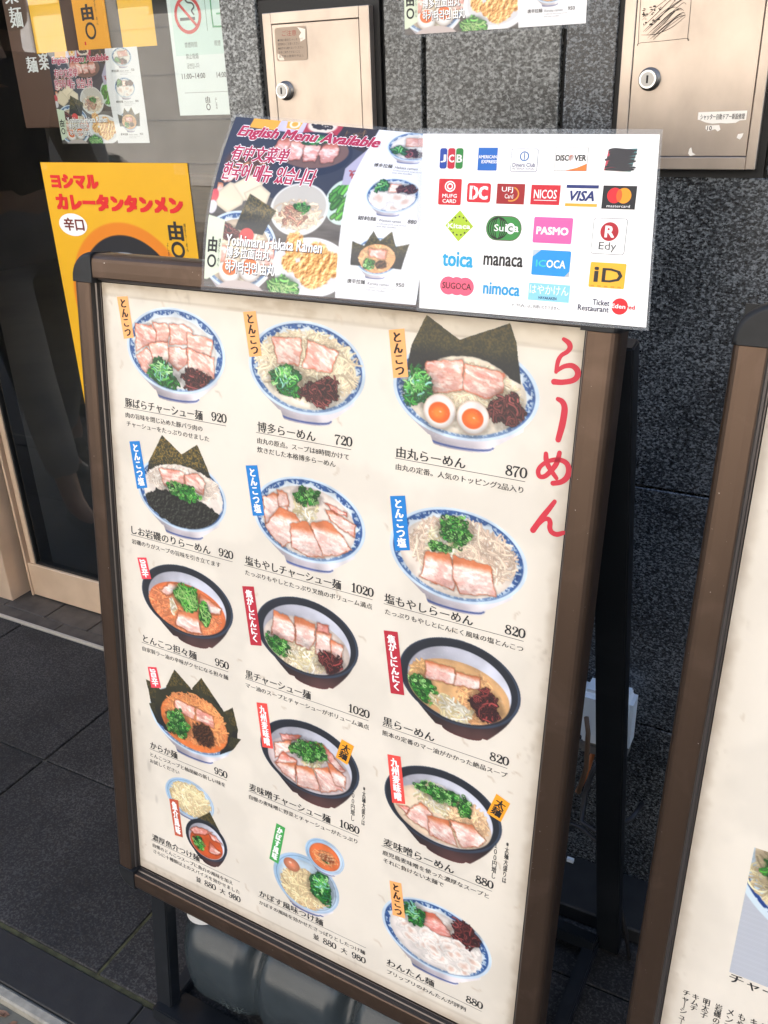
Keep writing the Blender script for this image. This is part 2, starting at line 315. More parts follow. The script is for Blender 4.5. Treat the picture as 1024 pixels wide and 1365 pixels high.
DISH = {1: {'e': (107.8, 68.8, 72.1, 47.6), 'kind': 'blue', 'soup': (0.95, 0.94, 0.92), 'ops': [('pork', [(50.0, 43.6), (75.7, 42.9), (82.9, 49.6), (78.7, 63.1), (58.1, 70.2), (49.9, 74.4)], 'pink'),
   ('pork', [(76.3, 39.6), (99.9, 39.2), (102.6, 47.8), (98.6, 60.3), (81.0, 62.1), (80.8, 48.2)], 'pink'),
   ('pork', [(100.9, 39.5), (123.4, 37.9), (136.7, 44.6), (126.5, 60.0), (100.7, 61.7), (102.4, 51.0)], 'pink'),
   ('pork', [(127.2, 46.3), (164.2, 51.4), (159.5, 69.4), (126.3, 64.8)], 'pink'),
   ('pork', [(49.5, 79.4), (67.2, 69.2), (75.6, 76.7), (72.4, 90.4), (65.0, 99.7), (55.3, 92.3)], 'pink'),
   ('pork', [(69.8, 64.0), (98.7, 58.7), (99.8, 77.4), (90.4, 88.4), (75.1, 83.4)], 'pink'),
   ('pork', [(100.6, 63.4), (125.2, 64.9), (127.7, 79.3), (112.1, 90.9), (97.4, 80.9)], 'pink'),
   ('pork', [(126.3, 64.0), (164.5, 70.4), (163.7, 93.0), (141.7, 95.6), (127.4, 84.2)], 'pink'),
   ('shred', (88.7, 96.9, 23.2, 16.1)),
   ('kik', (136.3, 97.9, 26.3, 11.9))], 'tag': [(24.2, 15.7), (41.0, 13.8), (47.1, 59.6), (31.3, 62.5)], 'ul': [(24.6, 143.7), (178.5, 144.3)], 'name': [(26.8, 131.1), (145.6, 142.4)], 'price': [(157.6, 130.2), (178.6, 141.0)], 'd1': [(26.5, 149.3), (144.5, 153.6)], 'd2': [(27.5, 160.2), (153.7, 163.7)]},
 2: {'e': (284.0, 68.2, 72.4, 47.9), 'kind': 'blue', 'soup': (0.96, 0.93, 0.86), 'ops': [('noodles', (286.0, 65.6, 60.8, 33.5)),
   ('pork', [(241.4, 40.2), (279.2, 38.1), (280.2, 50.5), (276.4, 66.7), (249.1, 66.5), (246.2, 54.0)], 'pink'),
   ('pork', [(286.8, 38.1), (324.9, 46.6), (318.7, 60.4), (316.1, 70.0), (280.3, 67.8), (285.9, 51.5)], 'pink'),
   ('shred', (260.8, 82.9, 22.9, 15.0)),
   ('kik', (303.3, 90.5, 24.2, 16.8))], 'tag': [(205.3, 17.7), (221.9, 15.4), (229.2, 61.1), (212.9, 64.0)], 'ul': [(220.1, 145.1), (341.7, 144.9)], 'name': [(222.0, 131.1), (298.1, 140.0)], 'price': [(321.3, 131.5), (342.6, 141.2)], 'd1': [(221.7, 149.1), (339.2, 154.8)], 'd2': [(221.6, 158.7), (323.0, 163.8)]},
 3: {'e': (462.9, 69.1, 75.1, 46.7), 'kind': 'blue', 'soup': (0.93, 0.89, 0.82), 'ops': [('nori', [(420.5, 2.0), (455.7, 21.6), (465.3, 19.7), (471.6, 48.2), (402.8, 56.1), (403.5, 45.8), (406.2, 31.4)]),
   ('nori', [(456.8, 21.5), (504.5, 2.4), (512.0, 18.9), (519.3, 56.2), (492.6, 45.8), (454.3, 50.2)]),
   ('resoup', (464.5, 70.9, 51.4, 34.3), (0.93, 0.88, 0.8)),
   ('noodles', (468.7, 68.4, 48.1, 24.0)),
   ('pork', [(422.8, 44.7), (461.3, 40.5), (463.3, 69.1), (433.6, 74.9), (422.4, 57.9)], 'pink'),
   ('pork', [(462.6, 42.9), (503.2, 47.5), (502.6, 66.1), (486.3, 74.1), (462.0, 67.2)], 'pink'),
   ('shred', (415.1, 71.1, 19.3, 17.5)),
   ('kik', (507.0, 81.3, 17.4, 18.7)),
   ('egg', (439.5, 91.6, 17.3, 16.9, 439.1, 92.7)),
   ('egg', (474.3, 92.9, 16.7, 16.2, 474.2, 93.9))], 'tag': [(380.9, 20.2), (398.0, 17.2), (404.2, 62.5), (388.0, 65.7)], 'ul': [(393.0, 145.1), (531.3, 145.5)], 'name': [(394.3, 131.1), (470.3, 140.1)], 'price': [(510.5, 132.2), (533.1, 141.3)], 'd1': [(394.4, 149.7), (530.1, 155.2)]},
 4: {'e': (107.8, 236.5, 68.6, 45.1), 'kind': 'blue', 'soup': (0.96, 0.92, 0.88), 'ops': [('nori', [(82.8, 168.4), (111.6, 187.2), (123.7, 220.1), (53.1, 232.9), (59.6, 203.9)], 1.2),
   ('nori', [(110.5, 187.9), (136.0, 171.8), (149.7, 197.1), (160.0, 222.8), (132.0, 222.0), (111.7, 205.3)], 1.2),
   ('resoup', (110.1, 236.3, 61.0, 35.2), (0.95, 0.91, 0.87)),
   ('noodles', (110.8, 222.5, 52.6, 17.3), (0.95, 0.88, 0.82)),
   ('pork', [(74.7, 210.0), (100.9, 207.2), (114.7, 209.9), (113.9, 225.3), (83.2, 231.8), (78.5, 219.6)], 'pink'),
   ('pork', [(115.6, 212.3), (132.8, 205.9), (145.8, 216.1), (143.1, 231.8), (123.4, 227.0), (115.0, 225.1)], 'pink'),
   ('weed', [(52.1, 247.2), (68.5, 237.1), (86.3, 235.5), (114.3, 239.0), (141.7, 240.6), (166.2, 251.1), (163.7, 261.8), (138.1, 276.7), (103.5, 279.5), (73.0, 271.5), (55.7, 260.7)]),
   ('rings', (112.4, 233.3, 29.8, 10.1))], 'tag': [(30.1, 184.6), (46.8, 181.5), (55.4, 238.1), (38.3, 242.6)], 'ul': [(23.0, 305.5), (183.4, 304.8)], 'name': [(24.0, 292.3), (150.9, 299.9)], 'price': [(161.0, 292.2), (182.7, 300.6)], 'd1': [(23.8, 309.9), (165.1, 314.1)]},
 5: {'e': (288.2, 232.6, 73.2, 47.8), 'kind': 'blue', 'soup': (0.95, 0.9, 0.86), 'ops': [('pork', [(228.1, 217.9), (243.9, 209.6), (260.5, 215.4), (262.5, 225.6), (241.6, 240.6), (230.8, 250.0)], 'roast'),
   ('pork', [(247.1, 203.7), (260.5, 206.5), (264.6, 221.6), (250.1, 224.5)], 'roast'),
   ('pork', [(230.8, 250.0), (250.1, 224.5), (270.7, 227.5), (278.9, 236.6), (268.7, 260.3), (256.1, 270.3), (239.2, 261.1)], 'roast'),
   ('pork', [(310.7, 216.1), (318.5, 215.5), (349.4, 225.6), (347.9, 239.7), (318.7, 228.4)], 'roast'),
   ('pork', [(308.6, 207.9), (337.7, 214.2), (337.8, 218.5), (318.5, 216.3)], 'red'),
   ('sprouts', (286.9, 219.0, 21.8, 16.7)),
   ('pork', [(265.6, 241.1), (287.0, 234.0), (299.2, 246.6), (311.5, 271.6), (287.2, 274.4), (266.6, 268.0)], 'roast'),
   ('pork', [(291.0, 235.8), (314.8, 227.5), (334.5, 242.6), (344.4, 254.4), (329.1, 264.9), (309.4, 269.3), (300.2, 253.5)], 'roast'),
   ('rings', (286.8, 206.0, 19.8, 10.1))], 'tag': [(205.2, 184.9), (221.2, 181.9), (230.3, 238.6), (214.2, 242.1)], 'ul': [(200.4, 305.1), (372.4, 305.4)], 'name': [(201.8, 290.8), (332.8, 300.9)], 'price': [(345.8, 292.3), (373.6, 301.6)], 'd1': [(201.8, 309.9), (372.1, 315.4)]},
 6: {'e': (466.0, 233.9, 75.3, 49.0), 'kind': 'blue', 'soup': (0.95, 0.9, 0.85), 'ops': [('noodles', (470.6, 227.9, 55.2, 31.4), (0.96, 0.85, 0.76)),
   ('sprouts', (453.9, 222.6, 27.4, 18.0)),
   ('pork', [(432.0, 236.5), (459.2, 232.7), (467.7, 255.9), (466.4, 272.5), (427.4, 265.6)], 'roast'),
   ('pork', [(462.8, 234.2), (504.2, 236.0), (506.5, 251.2), (512.2, 266.7), (473.6, 273.0), (464.4, 259.0)], 'roast'),
   ('rings', (463.5, 208.2, 21.4, 15.0)),
   ('rings', (447.1, 228.6, 11.6, 6.3))], 'tag': [(389.2, 185.9), (406.3, 182.2), (414.6, 239.2), (397.4, 243.5)], 'ul': [(386.3, 305.9), (543.9, 306.4)], 'name': [(386.6, 292.4), (489.6, 301.6)], 'price': [(522.4, 294.6), (545.4, 303.0)], 'd1': [(388.3, 311.1), (544.3, 315.6)]},
 7: {'e': (109.3, 374.5, 73.2, 46.5), 'kind': 'black', 'soup': (0.93, 0.5, 0.3), 'ops': [('noodles', (104.1, 388.6, 54.7, 27.5), (0.95, 0.58, 0.4)),
   ('pork', [(66.3, 369.6), (84.5, 355.3), (99.5, 354.3), (92.4, 366.6), (76.8, 375.0)], 'roast'),
   ('pork', [(132.8, 358.3), (165.0, 370.9), (162.7, 378.5), (137.9, 383.2), (130.2, 371.2)], 'roast'),
   ('pork', [(95.4, 390.9), (127.5, 384.2), (132.5, 413.2), (111.3, 415.5), (90.0, 410.4)], 'roast'),
   ('leafy', (109.4, 367.7, 23.3, 17.1)),
   ('leafy', (137.9, 383.2, 10.0, 16.1)),
   ('sprouts', (87.0, 385.8, 6.6, 11.0))], 'tag': [(31.6, 334.0), (46.9, 330.6), (53.4, 357.8), (37.6, 361.8)], 'ul': [(30.2, 452.4), (172.6, 452.5)], 'name': [(32.8, 440.0), (122.9, 448.7)], 'price': [(152.8, 439.6), (173.7, 448.6)], 'd1': [(31.0, 457.5), (172.2, 463.7)]},
 8: {'e': (286.5, 373.9, 70.4, 47.9), 'kind': 'black', 'soup': (0.9, 0.84, 0.8), 'ops': [('noodles', (275.1, 399.0, 42.1, 17.9)),
   ('pork', [(241.7, 350.4), (264.4, 355.0), (272.9, 366.3), (270.8, 386.4), (238.1, 383.8)], 'roast'),
   ('pork', [(270.8, 351.4), (298.1, 353.6), (300.4, 372.2), (292.1, 389.1), (272.9, 385.8)], 'roast'),
   ('pork', [(300.3, 358.8), (320.9, 360.7), (321.2, 381.7), (300.6, 391.6)], 'roast'),
   ('pork', [(302.3, 350.6), (316.6, 350.5), (317.8, 361.6), (302.4, 362.0)], 'red'),
   ('pork', [(320.0, 366.7), (337.3, 369.4), (335.7, 390.9), (321.3, 385.5)], 'roast'),
   ('rings', (245.7, 394.5, 19.7, 15.1)),
   ('sprouts', (283.7, 404.4, 23.2, 14.9)),
   ('kik', (321.5, 397.1, 19.3, 14.6), 0.5)], 'tag': [(197.0, 332.4), (213.9, 328.8), (224.4, 402.2), (208.0, 405.7)], 'ul': [(198.7, 453.5), (372.1, 453.6)], 'name': [(199.0, 439.4), (294.3, 449.2)], 'price': [(346.4, 440.4), (374.1, 449.0)], 'd1': [(199.3, 459.7), (373.0, 463.6)]},
 9: {'e': (477.3, 372.9, 69.7, 49.2), 'kind': 'black', 'soup': (0.9, 0.72, 0.52), 'ops': [('noodles', (435.0, 370.4, 13.7, 11.9), (0.92, 0.72, 0.5)),
   ('noodles', (498.7, 388.3, 20.2, 29.3), (0.93, 0.7, 0.5)),
   ('pork', [(439.4, 358.1), (473.6, 356.8), (473.9, 376.4), (439.5, 379.1)], 'roast'),
   ('pork', [(473.8, 359.7), (502.3, 359.7), (501.4, 373.6), (472.9, 376.7)], 'roast'),
   ('rings', (434.2, 392.9, 19.7, 17.1)),
   ('sprouts', (472.9, 406.8, 24.6, 17.0)),
   ('kik', (510.2, 390.5, 19.0, 19.4), 0.5)], 'tag': [(387.5, 337.1), (404.3, 334.4), (415.8, 407.0), (399.1, 409.8)], 'ul': [(389.7, 453.6), (539.1, 453.7)], 'name': [(390.3, 440.1), (454.5, 449.2)], 'price': [(518.8, 441.3), (541.5, 449.7)], 'd1': [(390.4, 458.8), (539.8, 463.2)]},
 10: {'e': (110.1, 544.0, 72.0, 46.2), 'kind': 'blue', 'soup': (0.92, 0.55, 0.33), 'ops': [('nori', [(84.4, 475.4), (111.4, 494.4), (112.6, 513.0), (65.3, 528.3), (68.9, 504.2)], 0.8),
   ('nori', [(112.5, 494.1), (129.1, 473.8), (164.3, 510.7), (137.0, 517.6)], 0.8),
   ('nori', [(164.3, 510.7), (178.4, 500.0), (186.0, 529.7), (184.1, 544.8), (160.0, 553.3)], 0.6),
   ('nori', [(33.1, 505.2), (55.8, 507.4), (65.1, 532.1), (50.8, 551.8), (39.7, 536.6), (36.5, 519.0)], 0.5),
   ('nori', [(36.1, 540.6), (65.3, 528.3), (69.3, 570.1), (49.9, 565.3)], 0.3),
   ('nori', [(160.2, 545.9), (191.0, 541.4), (177.7, 561.6), (155.1, 577.1)], 0.3),
   ('nori', [(50.9, 516.3), (92.7, 495.8), (133.8, 495.4), (167.2, 513.0), (178.5, 532.3), (167.7, 561.5), (117.9, 579.4), (62.6, 572.4), (46.9, 543.7)], 0.05),
   ('resoup', (113.2, 545.7, 55.6, 38.9), (0.92, 0.52, 0.28)),
   ('noodles', (115.5, 539.4, 49.4, 33.9), (0.96, 0.62, 0.4)),
   ('pork', [(83.0, 518.9), (116.4, 520.8), (115.5, 539.4), (86.3, 536.3), (81.4, 528.6)], 'pink'),
   ('pork', [(118.5, 520.1), (146.9, 524.2), (146.3, 540.8), (117.6, 538.6)], 'pink'),
   ('rings', (86.3, 554.8, 23.7, 19.1)),
   ('mince', (129.3, 556.7, 20.7, 18.8))], 'tag': [(38.4, 485.6), (53.8, 481.9), (60.0, 510.1), (42.9, 515.1)], 'ul': [(33.0, 610.8), (165.6, 612.4)], 'name': [(34.4, 597.6), (82.8, 607.3)], 'price': [(144.8, 598.3), (165.7, 608.2)], 'd1': [(33.8, 615.8), (162.8, 622.6)], 'd2': [(32.4, 626.7), (84.4, 630.9)]},
 11: {'e': (291.5, 532.7, 71.2, 48.7), 'kind': 'black', 'soup': (0.86, 0.8, 0.8), 'ops': [('pork', [(249.3, 513.0), (281.4, 504.8), (275.1, 513.1), (253.6, 520.6)], 'red'),
   ('pork', [(240.5, 527.3), (266.6, 516.1), (264.4, 533.2), (242.5, 549.5)], 'roast'),
   ('pork', [(287.8, 508.6), (312.6, 505.8), (343.5, 530.3), (337.6, 536.6), (317.0, 524.2)], 'red'),
   ('sprouts', (296.3, 531.8, 22.7, 14.2)),
   ('pork', [(253.6, 536.1), (275.2, 541.6), (273.0, 569.4), (242.5, 555.7)], 'red'),
   ('pork', [(242.5, 555.7), (273.0, 544.5), (273.1, 573.6), (253.4, 566.3)], 'roast'),
   ('pork', [(273.0, 548.6), (298.5, 543.2), (309.3, 572.0), (275.2, 576.9)], 'roast'),
   ('pork', [(299.5, 542.8), (319.2, 535.4), (340.1, 557.9), (311.4, 573.2)], 'roast'),
   ('pork', [(317.0, 526.2), (343.7, 538.3), (344.1, 554.3), (329.8, 555.8)], 'roast'),
   ('rings', (292.0, 522.2, 26.8, 16.6))], 'tag': [(215.3, 480.8), (231.1, 477.6), (240.0, 537.5), (223.7, 540.6)], 'tag2': [(337.6, 489.4), (354.2, 492.9), (345.9, 521.1), (329.7, 516.5)], 'ul': [(200.4, 613.6), (363.4, 613.3)], 'name': [(201.6, 599.4), (324.1, 609.9)], 'price': [(336.8, 600.4), (365.3, 608.3)], 'd1': [(201.2, 618.8), (362.1, 625.0)], 'note': [(370.7, 542.3), (356.2, 594.1)]},
 12: {'e': (467.7, 532.7, 72.0, 49.6), 'kind': 'black', 'soup': (0.93, 0.84, 0.74), 'ops': [('sprouts', (472.0, 524.3, 42.9, 18.5)),
   ('noodles', (500.1, 538.0, 23.9, 24.6), (0.95, 0.78, 0.62)),
   ('pork', [(412.5, 548.3), (429.0, 546.0), (425.3, 556.1)], 'red'),
   ('pork', [(433.9, 541.8), (442.6, 533.0), (457.3, 543.0), (456.7, 569.1), (423.4, 559.1)], 'roast'),
   ('pork', [(451.5, 547.5), (477.1, 543.4), (490.9, 573.9), (454.8, 572.1)], 'roast'),
   ('pork', [(478.1, 543.0), (505.8, 537.7), (522.1, 551.8), (515.3, 563.2), (494.7, 572.2)], 'roast'),
   ('rings', (465.5, 514.4, 30.2, 11.3)),
   ('rings', (495.0, 519.3, 9.3, 12.2))], 'tag': [(397.9, 487.6), (414.5, 484.7), (423.3, 543.9), (406.6, 548.5)], 'tag2': [(529.8, 488.0), (545.8, 494.1), (537.3, 520.4), (520.7, 516.0)], 'ul': [(394.8, 613.5), (534.3, 612.2)], 'name': [(397.2, 601.2), (488.1, 607.8)], 'price': [(512.2, 599.4), (534.5, 607.7)], 'd1': [(396.6, 619.2), (531.3, 622.8)], 'd2': [(398.1, 631.5), (476.6, 633.1)], 'note': [(548.4, 542.9), (535.8, 594.6)]},
 13: {'e': (100.3, 665.6, 42.5, 30.1), 'kind': 'pale', 'soup': (0.8, 0.88, 0.94), 'ops': [('noodles', (102.2, 665.9, 32.6, 23.3), (0.95, 0.83, 0.62)),
   ('noodles', (102.2, 665.9, 30.5, 21.3), (0.98, 0.88, 0.7)),
   ('nori', [(110.7, 693.2), (135.1, 672.3), (151.2, 696.2), (155.0, 708.5), (124.9, 713.4), (105.9, 703.3)], 0.8),
   ('bowl2', (127.1, 720.8, 36.3, 31.4), 'black', (0.8, 0.36, 0.18)),
   ('pork', [(98.7, 716.4), (105.7, 707.4), (125.4, 703.1), (138.2, 703.7), (124.9, 713.4), (107.3, 718.8)], 'red'),
   ('pork', [(129.5, 707.4), (144.4, 707.0), (154.7, 716.6), (137.7, 715.9)], 'red'),
   ('pork', [(133.2, 721.9), (145.8, 728.5), (154.2, 730.9), (141.2, 738.7), (130.5, 737.3)], 'red'),
   ('rings', (113.4, 730.5, 10.0, 11.5))], 'tag': [(64.0, 679.1), (80.2, 675.6), (85.6, 733.8), (71.3, 736.2)], 'ul': [(25.4, 762.6), (183.3, 764.7)], 'name': [(27.5, 748.6), (114.2, 761.0)], 'price': [(106.2, 791.4), (184.0, 798.0)], 'd1': [(27.9, 767.9), (170.9, 773.2)], 'd2': [(28.6, 778.3), (182.3, 783.3)], 'e2': (127.1, 720.8, 36.3, 31.4)},
 14: {'e': (288.5, 716.2, 50.1, 41.4), 'kind': 'pale', 'soup': (0.8, 0.88, 0.94), 'ops': [('noodles', (287.4, 725.9, 33.3, 27.3), (0.93, 0.78, 0.58)),
   ('noodles', (284.2, 725.2, 31.4, 26.2), (0.97, 0.86, 0.68)),
   ('egg2', (267.0, 697.5, 12.4, 9.7)),
   ('shred', (311.4, 712.4, 19.4, 22.5)),
   ('bowl2', (316.1, 663.1, 28.8, 24.2), 'pale', (0.9, 0.48, 0.28)),
   ('noodles', (317.0, 665.6, 17.1, 10.4), (0.93, 0.62, 0.42)),
   ('rings', (319.1, 666.7, 7.1, 5.2)),
   ('mince', (319.0, 664.7, 12.0, 6.2), (0.55, 0.25, 0.12), (0.95, 0.85, 0.7))], 'tag': [(244.0, 644.3), (257.5, 645.9), (246.4, 705.7), (232.2, 703.8)], 'ul': [(213.3, 772.5), (378.5, 772.9)], 'name': [(215.1, 761.1), (315.7, 770.1)], 'price': [(300.7, 792.2), (379.4, 799.4)], 'd1': [(215.0, 778.5), (377.7, 784.3)], 'e2': (316.1, 663.1, 28.8, 24.2)},
 15: {'e': (470.2, 709.6, 71.2, 47.5), 'kind': 'blue', 'soup': (0.95, 0.92, 0.9), 'ops': [('wonton', (472.9, 709.0, 56.9, 34.7)),
   ('wonton', (492.4, 722.5, 44.7, 27.7)),
   ('pork', [(454.4, 678.4), (468.9, 675.9), (488.4, 691.7), (491.0, 699.7), (474.7, 703.4), (453.3, 697.7)], 'red'),
   ('shred', (441.2, 689.6, 15.5, 16.6)),
   ('kik', (506.4, 687.2, 21.1, 17.9)),
   ('wonton', (488.1, 720.0, 41.1, 20.8))], 'tag': [(407.4, 657.0), (423.0, 653.9), (430.4, 701.3), (413.7, 704.3)], 'ul': [(408.0, 785.1), (534.5, 783.2)], 'name': [(408.2, 773.2), (473.2, 781.3)], 'price': [(512.8, 771.3), (535.8, 778.8)], 'd1': [(409.3, 789.5), (515.1, 793.9)]}}
# ------------------------------------------------------------------ materials
def lin(c):
    return tuple(x/12.92 if x <= .04045 else ((x+.055)/1.055)**2.4 for x in c)
def nodes(name):
    m = bpy.data.materials.new(name); m.use_nodes = True
    nt = m.node_tree; return m, nt, nt.nodes["Principled BSDF"]
def N(nt, t, **k):
    n = nt.nodes.new(t)
    for a, v in k.items(): setattr(n, a, v)
    return n
def mat(name, c, rough=.5, metal=0, spec=.5, c2=None, scale=40, detail=4, bump=0, bscale=None, stretch=(1, 1, 1), coat=0, thr=(.35, .65)):
    m, nt, b = nodes(name); L = nt.links.new
    b.inputs['Roughness'].default_value = rough; b.inputs['Metallic'].default_value = metal
    b.inputs['Specular IOR Level'].default_value = spec; b.inputs['Coat Weight'].default_value = coat
    b.inputs['Base Color'].default_value = (*c, 1)
    tc = N(nt, 'ShaderNodeTexCoord'); mp = N(nt, 'ShaderNodeMapping'); mp.inputs['Scale'].default_value = stretch
    L(tc.outputs['Object'], mp.inputs[0])
    if c2 is not None:
        n = N(nt, 'ShaderNodeTexNoise'); n.inputs['Scale'].default_value = scale; n.inputs['Detail'].default_value = detail
        r = N(nt, 'ShaderNodeValToRGB'); r.color_ramp.elements[0].position = thr[0]; r.color_ramp.elements[1].position = thr[1]
        r.color_ramp.elements[0].color = (*c, 1); r.color_ramp.elements[1].color = (*c2, 1)
        L(mp.outputs[0], n.inputs['Vector']); L(n.outputs['Fac'], r.inputs[0]); L(r.outputs[0], b.inputs['Base Color'])
    if bump:
        n = N(nt, 'ShaderNodeTexNoise'); n.inputs['Scale'].default_value = bscale or scale; n.inputs['Detail'].default_value = 5
        bp = N(nt, 'ShaderNodeBump'); bp.inputs['Strength'].default_value = bump; bp.inputs['Distance'].default_value = .002
        L(mp.outputs[0], n.inputs['Vector']); L(n.outputs['Fac'], bp.inputs['Height']); L(bp.outputs[0], b.inputs['Normal'])
    return m
def print_mat(name, rough=.45, coat=0.0, grime=.06):
    m, nt, b = nodes(name); L = nt.links.new
    a = N(nt, 'ShaderNodeVertexColor', layer_name='Col')
    n = N(nt, 'ShaderNodeTexNoise'); n.inputs['Scale'].default_value = 9; n.inputs['Detail'].default_value = 6
    tc = N(nt, 'ShaderNodeTexCoord'); L(tc.outputs['Object'], n.inputs['Vector'])
    mr = N(nt, 'ShaderNodeMapRange'); mr.inputs[1].default_value = .3; mr.inputs[2].default_value = .7; mr.inputs[3].default_value = 1-grime; mr.inputs[4].default_value = 1
    mx = N(nt, 'ShaderNodeVectorMath', operation='SCALE')
    L(n.outputs['Fac'], mr.inputs[0]); L(a.outputs['Color'], mx.inputs[0]); L(mr.outputs[0], mx.inputs['Scale'])
    L(mx.outputs[0], b.inputs['Base Color']); b.inputs['Roughness'].default_value = rough
    b.inputs['Coat Weight'].default_value = coat; b.inputs['Coat Roughness'].default_value = .08
    return m
def granite(name, dark, mid, light, rough, sc=1.0, ani=(1, 1, 1)):
    m, nt, b = nodes(name); L = nt.links.new
    tc = N(nt, 'ShaderNodeTexCoord'); mp = N(nt, 'ShaderNodeMapping'); mp.inputs['Scale'].default_value = ani
    L(tc.outputs['Object'], mp.inputs[0])
    n1 = N(nt, 'ShaderNodeTexNoise'); n1.inputs['Scale'].default_value = 170*sc; n1.inputs['Detail'].default_value = 7; n1.inputs['Roughness'].default_value = .74; n1.inputs['Distortion'].default_value = .12
    n2 = N(nt, 'ShaderNodeTexVoronoi'); n2.inputs['Scale'].default_value = 330*sc
    n3 = N(nt, 'ShaderNodeTexNoise'); n3.inputs['Scale'].default_value = 7; n3.inputs['Detail'].default_value = 4
    r = N(nt, 'ShaderNodeValToRGB'); e = r.color_ramp.elements
    e[0].position = .36; e[0].color = (*dark, 1); e[1].position = .66; e[1].color = (*light, 1)
    k = e.new(.50); k.color = (*mid, 1)
    for n in (n1, n2, n3): L(mp.outputs[0], n.inputs['Vector'])
    ma = N(nt, 'ShaderNodeMath', operation='MULTIPLY_ADD'); ma.inputs[1].default_value = .26
    sep = N(nt, 'ShaderNodeSeparateColor'); L(n2.outputs['Color'], sep.inputs[0])
    L(sep.outputs[0], ma.inputs[0]); L(n1.outputs['Fac'], ma.inputs[2])
    sb = N(nt, 'ShaderNodeMath', operation='MULTIPLY_ADD'); sb.inputs[1].default_value = .22; L(n3.outputs['Fac'], sb.inputs[0]); L(ma.outputs[0], sb.inputs[2])
    s2 = N(nt, 'ShaderNodeMath', operation='SUBTRACT'); s2.inputs[1].default_value = .24; L(sb.outputs[0], s2.inputs[0])
    oi = N(nt, 'ShaderNodeObjectInfo'); mr = N(nt, 'ShaderNodeMapRange'); mr.inputs[3].default_value = .80; mr.inputs[4].default_value = 1.22; L(oi.outputs['Random'], mr.inputs[0])
    n4 = N(nt, 'ShaderNodeTexNoise'); n4.inputs['Scale'].default_value = 3.5; n4.inputs['Detail'].default_value = 5; L(tc.outputs['Object'], n4.inputs['Vector'])
    m4 = N(nt, 'ShaderNodeMapRange'); m4.inputs[1].default_value = .3; m4.inputs[2].default_value = .7; m4.inputs[3].default_value = .75; m4.inputs[4].default_value = 1.25; L(n4.outputs['Fac'], m4.inputs[0])
    mm = N(nt, 'ShaderNodeMath', operation='MULTIPLY'); L(mr.outputs[0], mm.inputs[0]); L(m4.outputs[0], mm.inputs[1])
    vs_ = N(nt, 'ShaderNodeVectorMath', operation='SCALE'); L(mm.outputs[0], vs_.inputs['Scale'])
    L(s2.outputs[0], r.inputs[0]); L(r.outputs[0], vs_.inputs[0]); L(vs_.outputs[0], b.inputs['Base Color'])
    rr = N(nt, 'ShaderNodeMapRange'); rr.inputs[3].default_value = rough*.7; rr.inputs[4].default_value = rough*1.35
    L(n1.outputs['Fac'], rr.inputs[0]); L(rr.outputs[0], b.inputs['Roughness'])
    bp = N(nt, 'ShaderNodeBump'); bp.inputs['Strength'].default_value = .25; bp.inputs['Distance'].default_value = .001
    L(n1.outputs['Fac'], bp.inputs['Height']); L(bp.outputs[0], b.inputs['Normal'])
    return m
def film_mat(name, fac=.25, c=(.6, .65, .7)):
    m = bpy.data.materials.new(name); m.use_nodes = True; nt = m.node_tree; nt.nodes.clear(); L = nt.links.new
    o = N(nt, 'ShaderNodeOutputMaterial'); t = N(nt, 'ShaderNodeBsdfTransparent'); g = N(nt, 'ShaderNodeBsdfPrincipled')
    g.inputs['Base Color'].default_value = (*c, 1); g.inputs['Roughness'].default_value = .12
    x = N(nt, 'ShaderNodeMixShader'); x.inputs[0].default_value = fac
    L(t.outputs[0], x.inputs[1]); L(g.outputs[0], x.inputs[2]); L(x.outputs[0], o.inputs[0]); return m
def glass_mat(name, tint=(.93, .95, .94), ior=1.85):
    m = bpy.data.materials.new(name); m.use_nodes = True; nt = m.node_tree; nt.nodes.clear(); L = nt.links.new
    o = N(nt, 'ShaderNodeOutputMaterial'); t = N(nt, 'ShaderNodeBsdfTransparent'); t.inputs[0].default_value = (*tint, 1)
    g = N(nt, 'ShaderNodeBsdfGlossy'); g.inputs['Roughness'].default_value = .004
    f = N(nt, 'ShaderNodeFresnel'); f.inputs['IOR'].default_value = ior
    x = N(nt, 'ShaderNodeMixShader'); ge = N(nt, 'ShaderNodeNewGeometry'); iv = N(nt, 'ShaderNodeMath', operation='SUBTRACT'); iv.inputs[0].default_value = 1; L(ge.outputs['Backfacing'], iv.inputs[1])
    ml = N(nt, 'ShaderNodeMath', operation='MULTIPLY'); L(f.outputs[0], ml.inputs[0]); L(iv.outputs[0], ml.inputs[1]); L(ml.outputs[0], x.inputs[0]); L(t.outputs[0], x.inputs[1]); L(g.outputs[0], x.inputs[2]); L(x.outputs[0], o.inputs[0]); return m

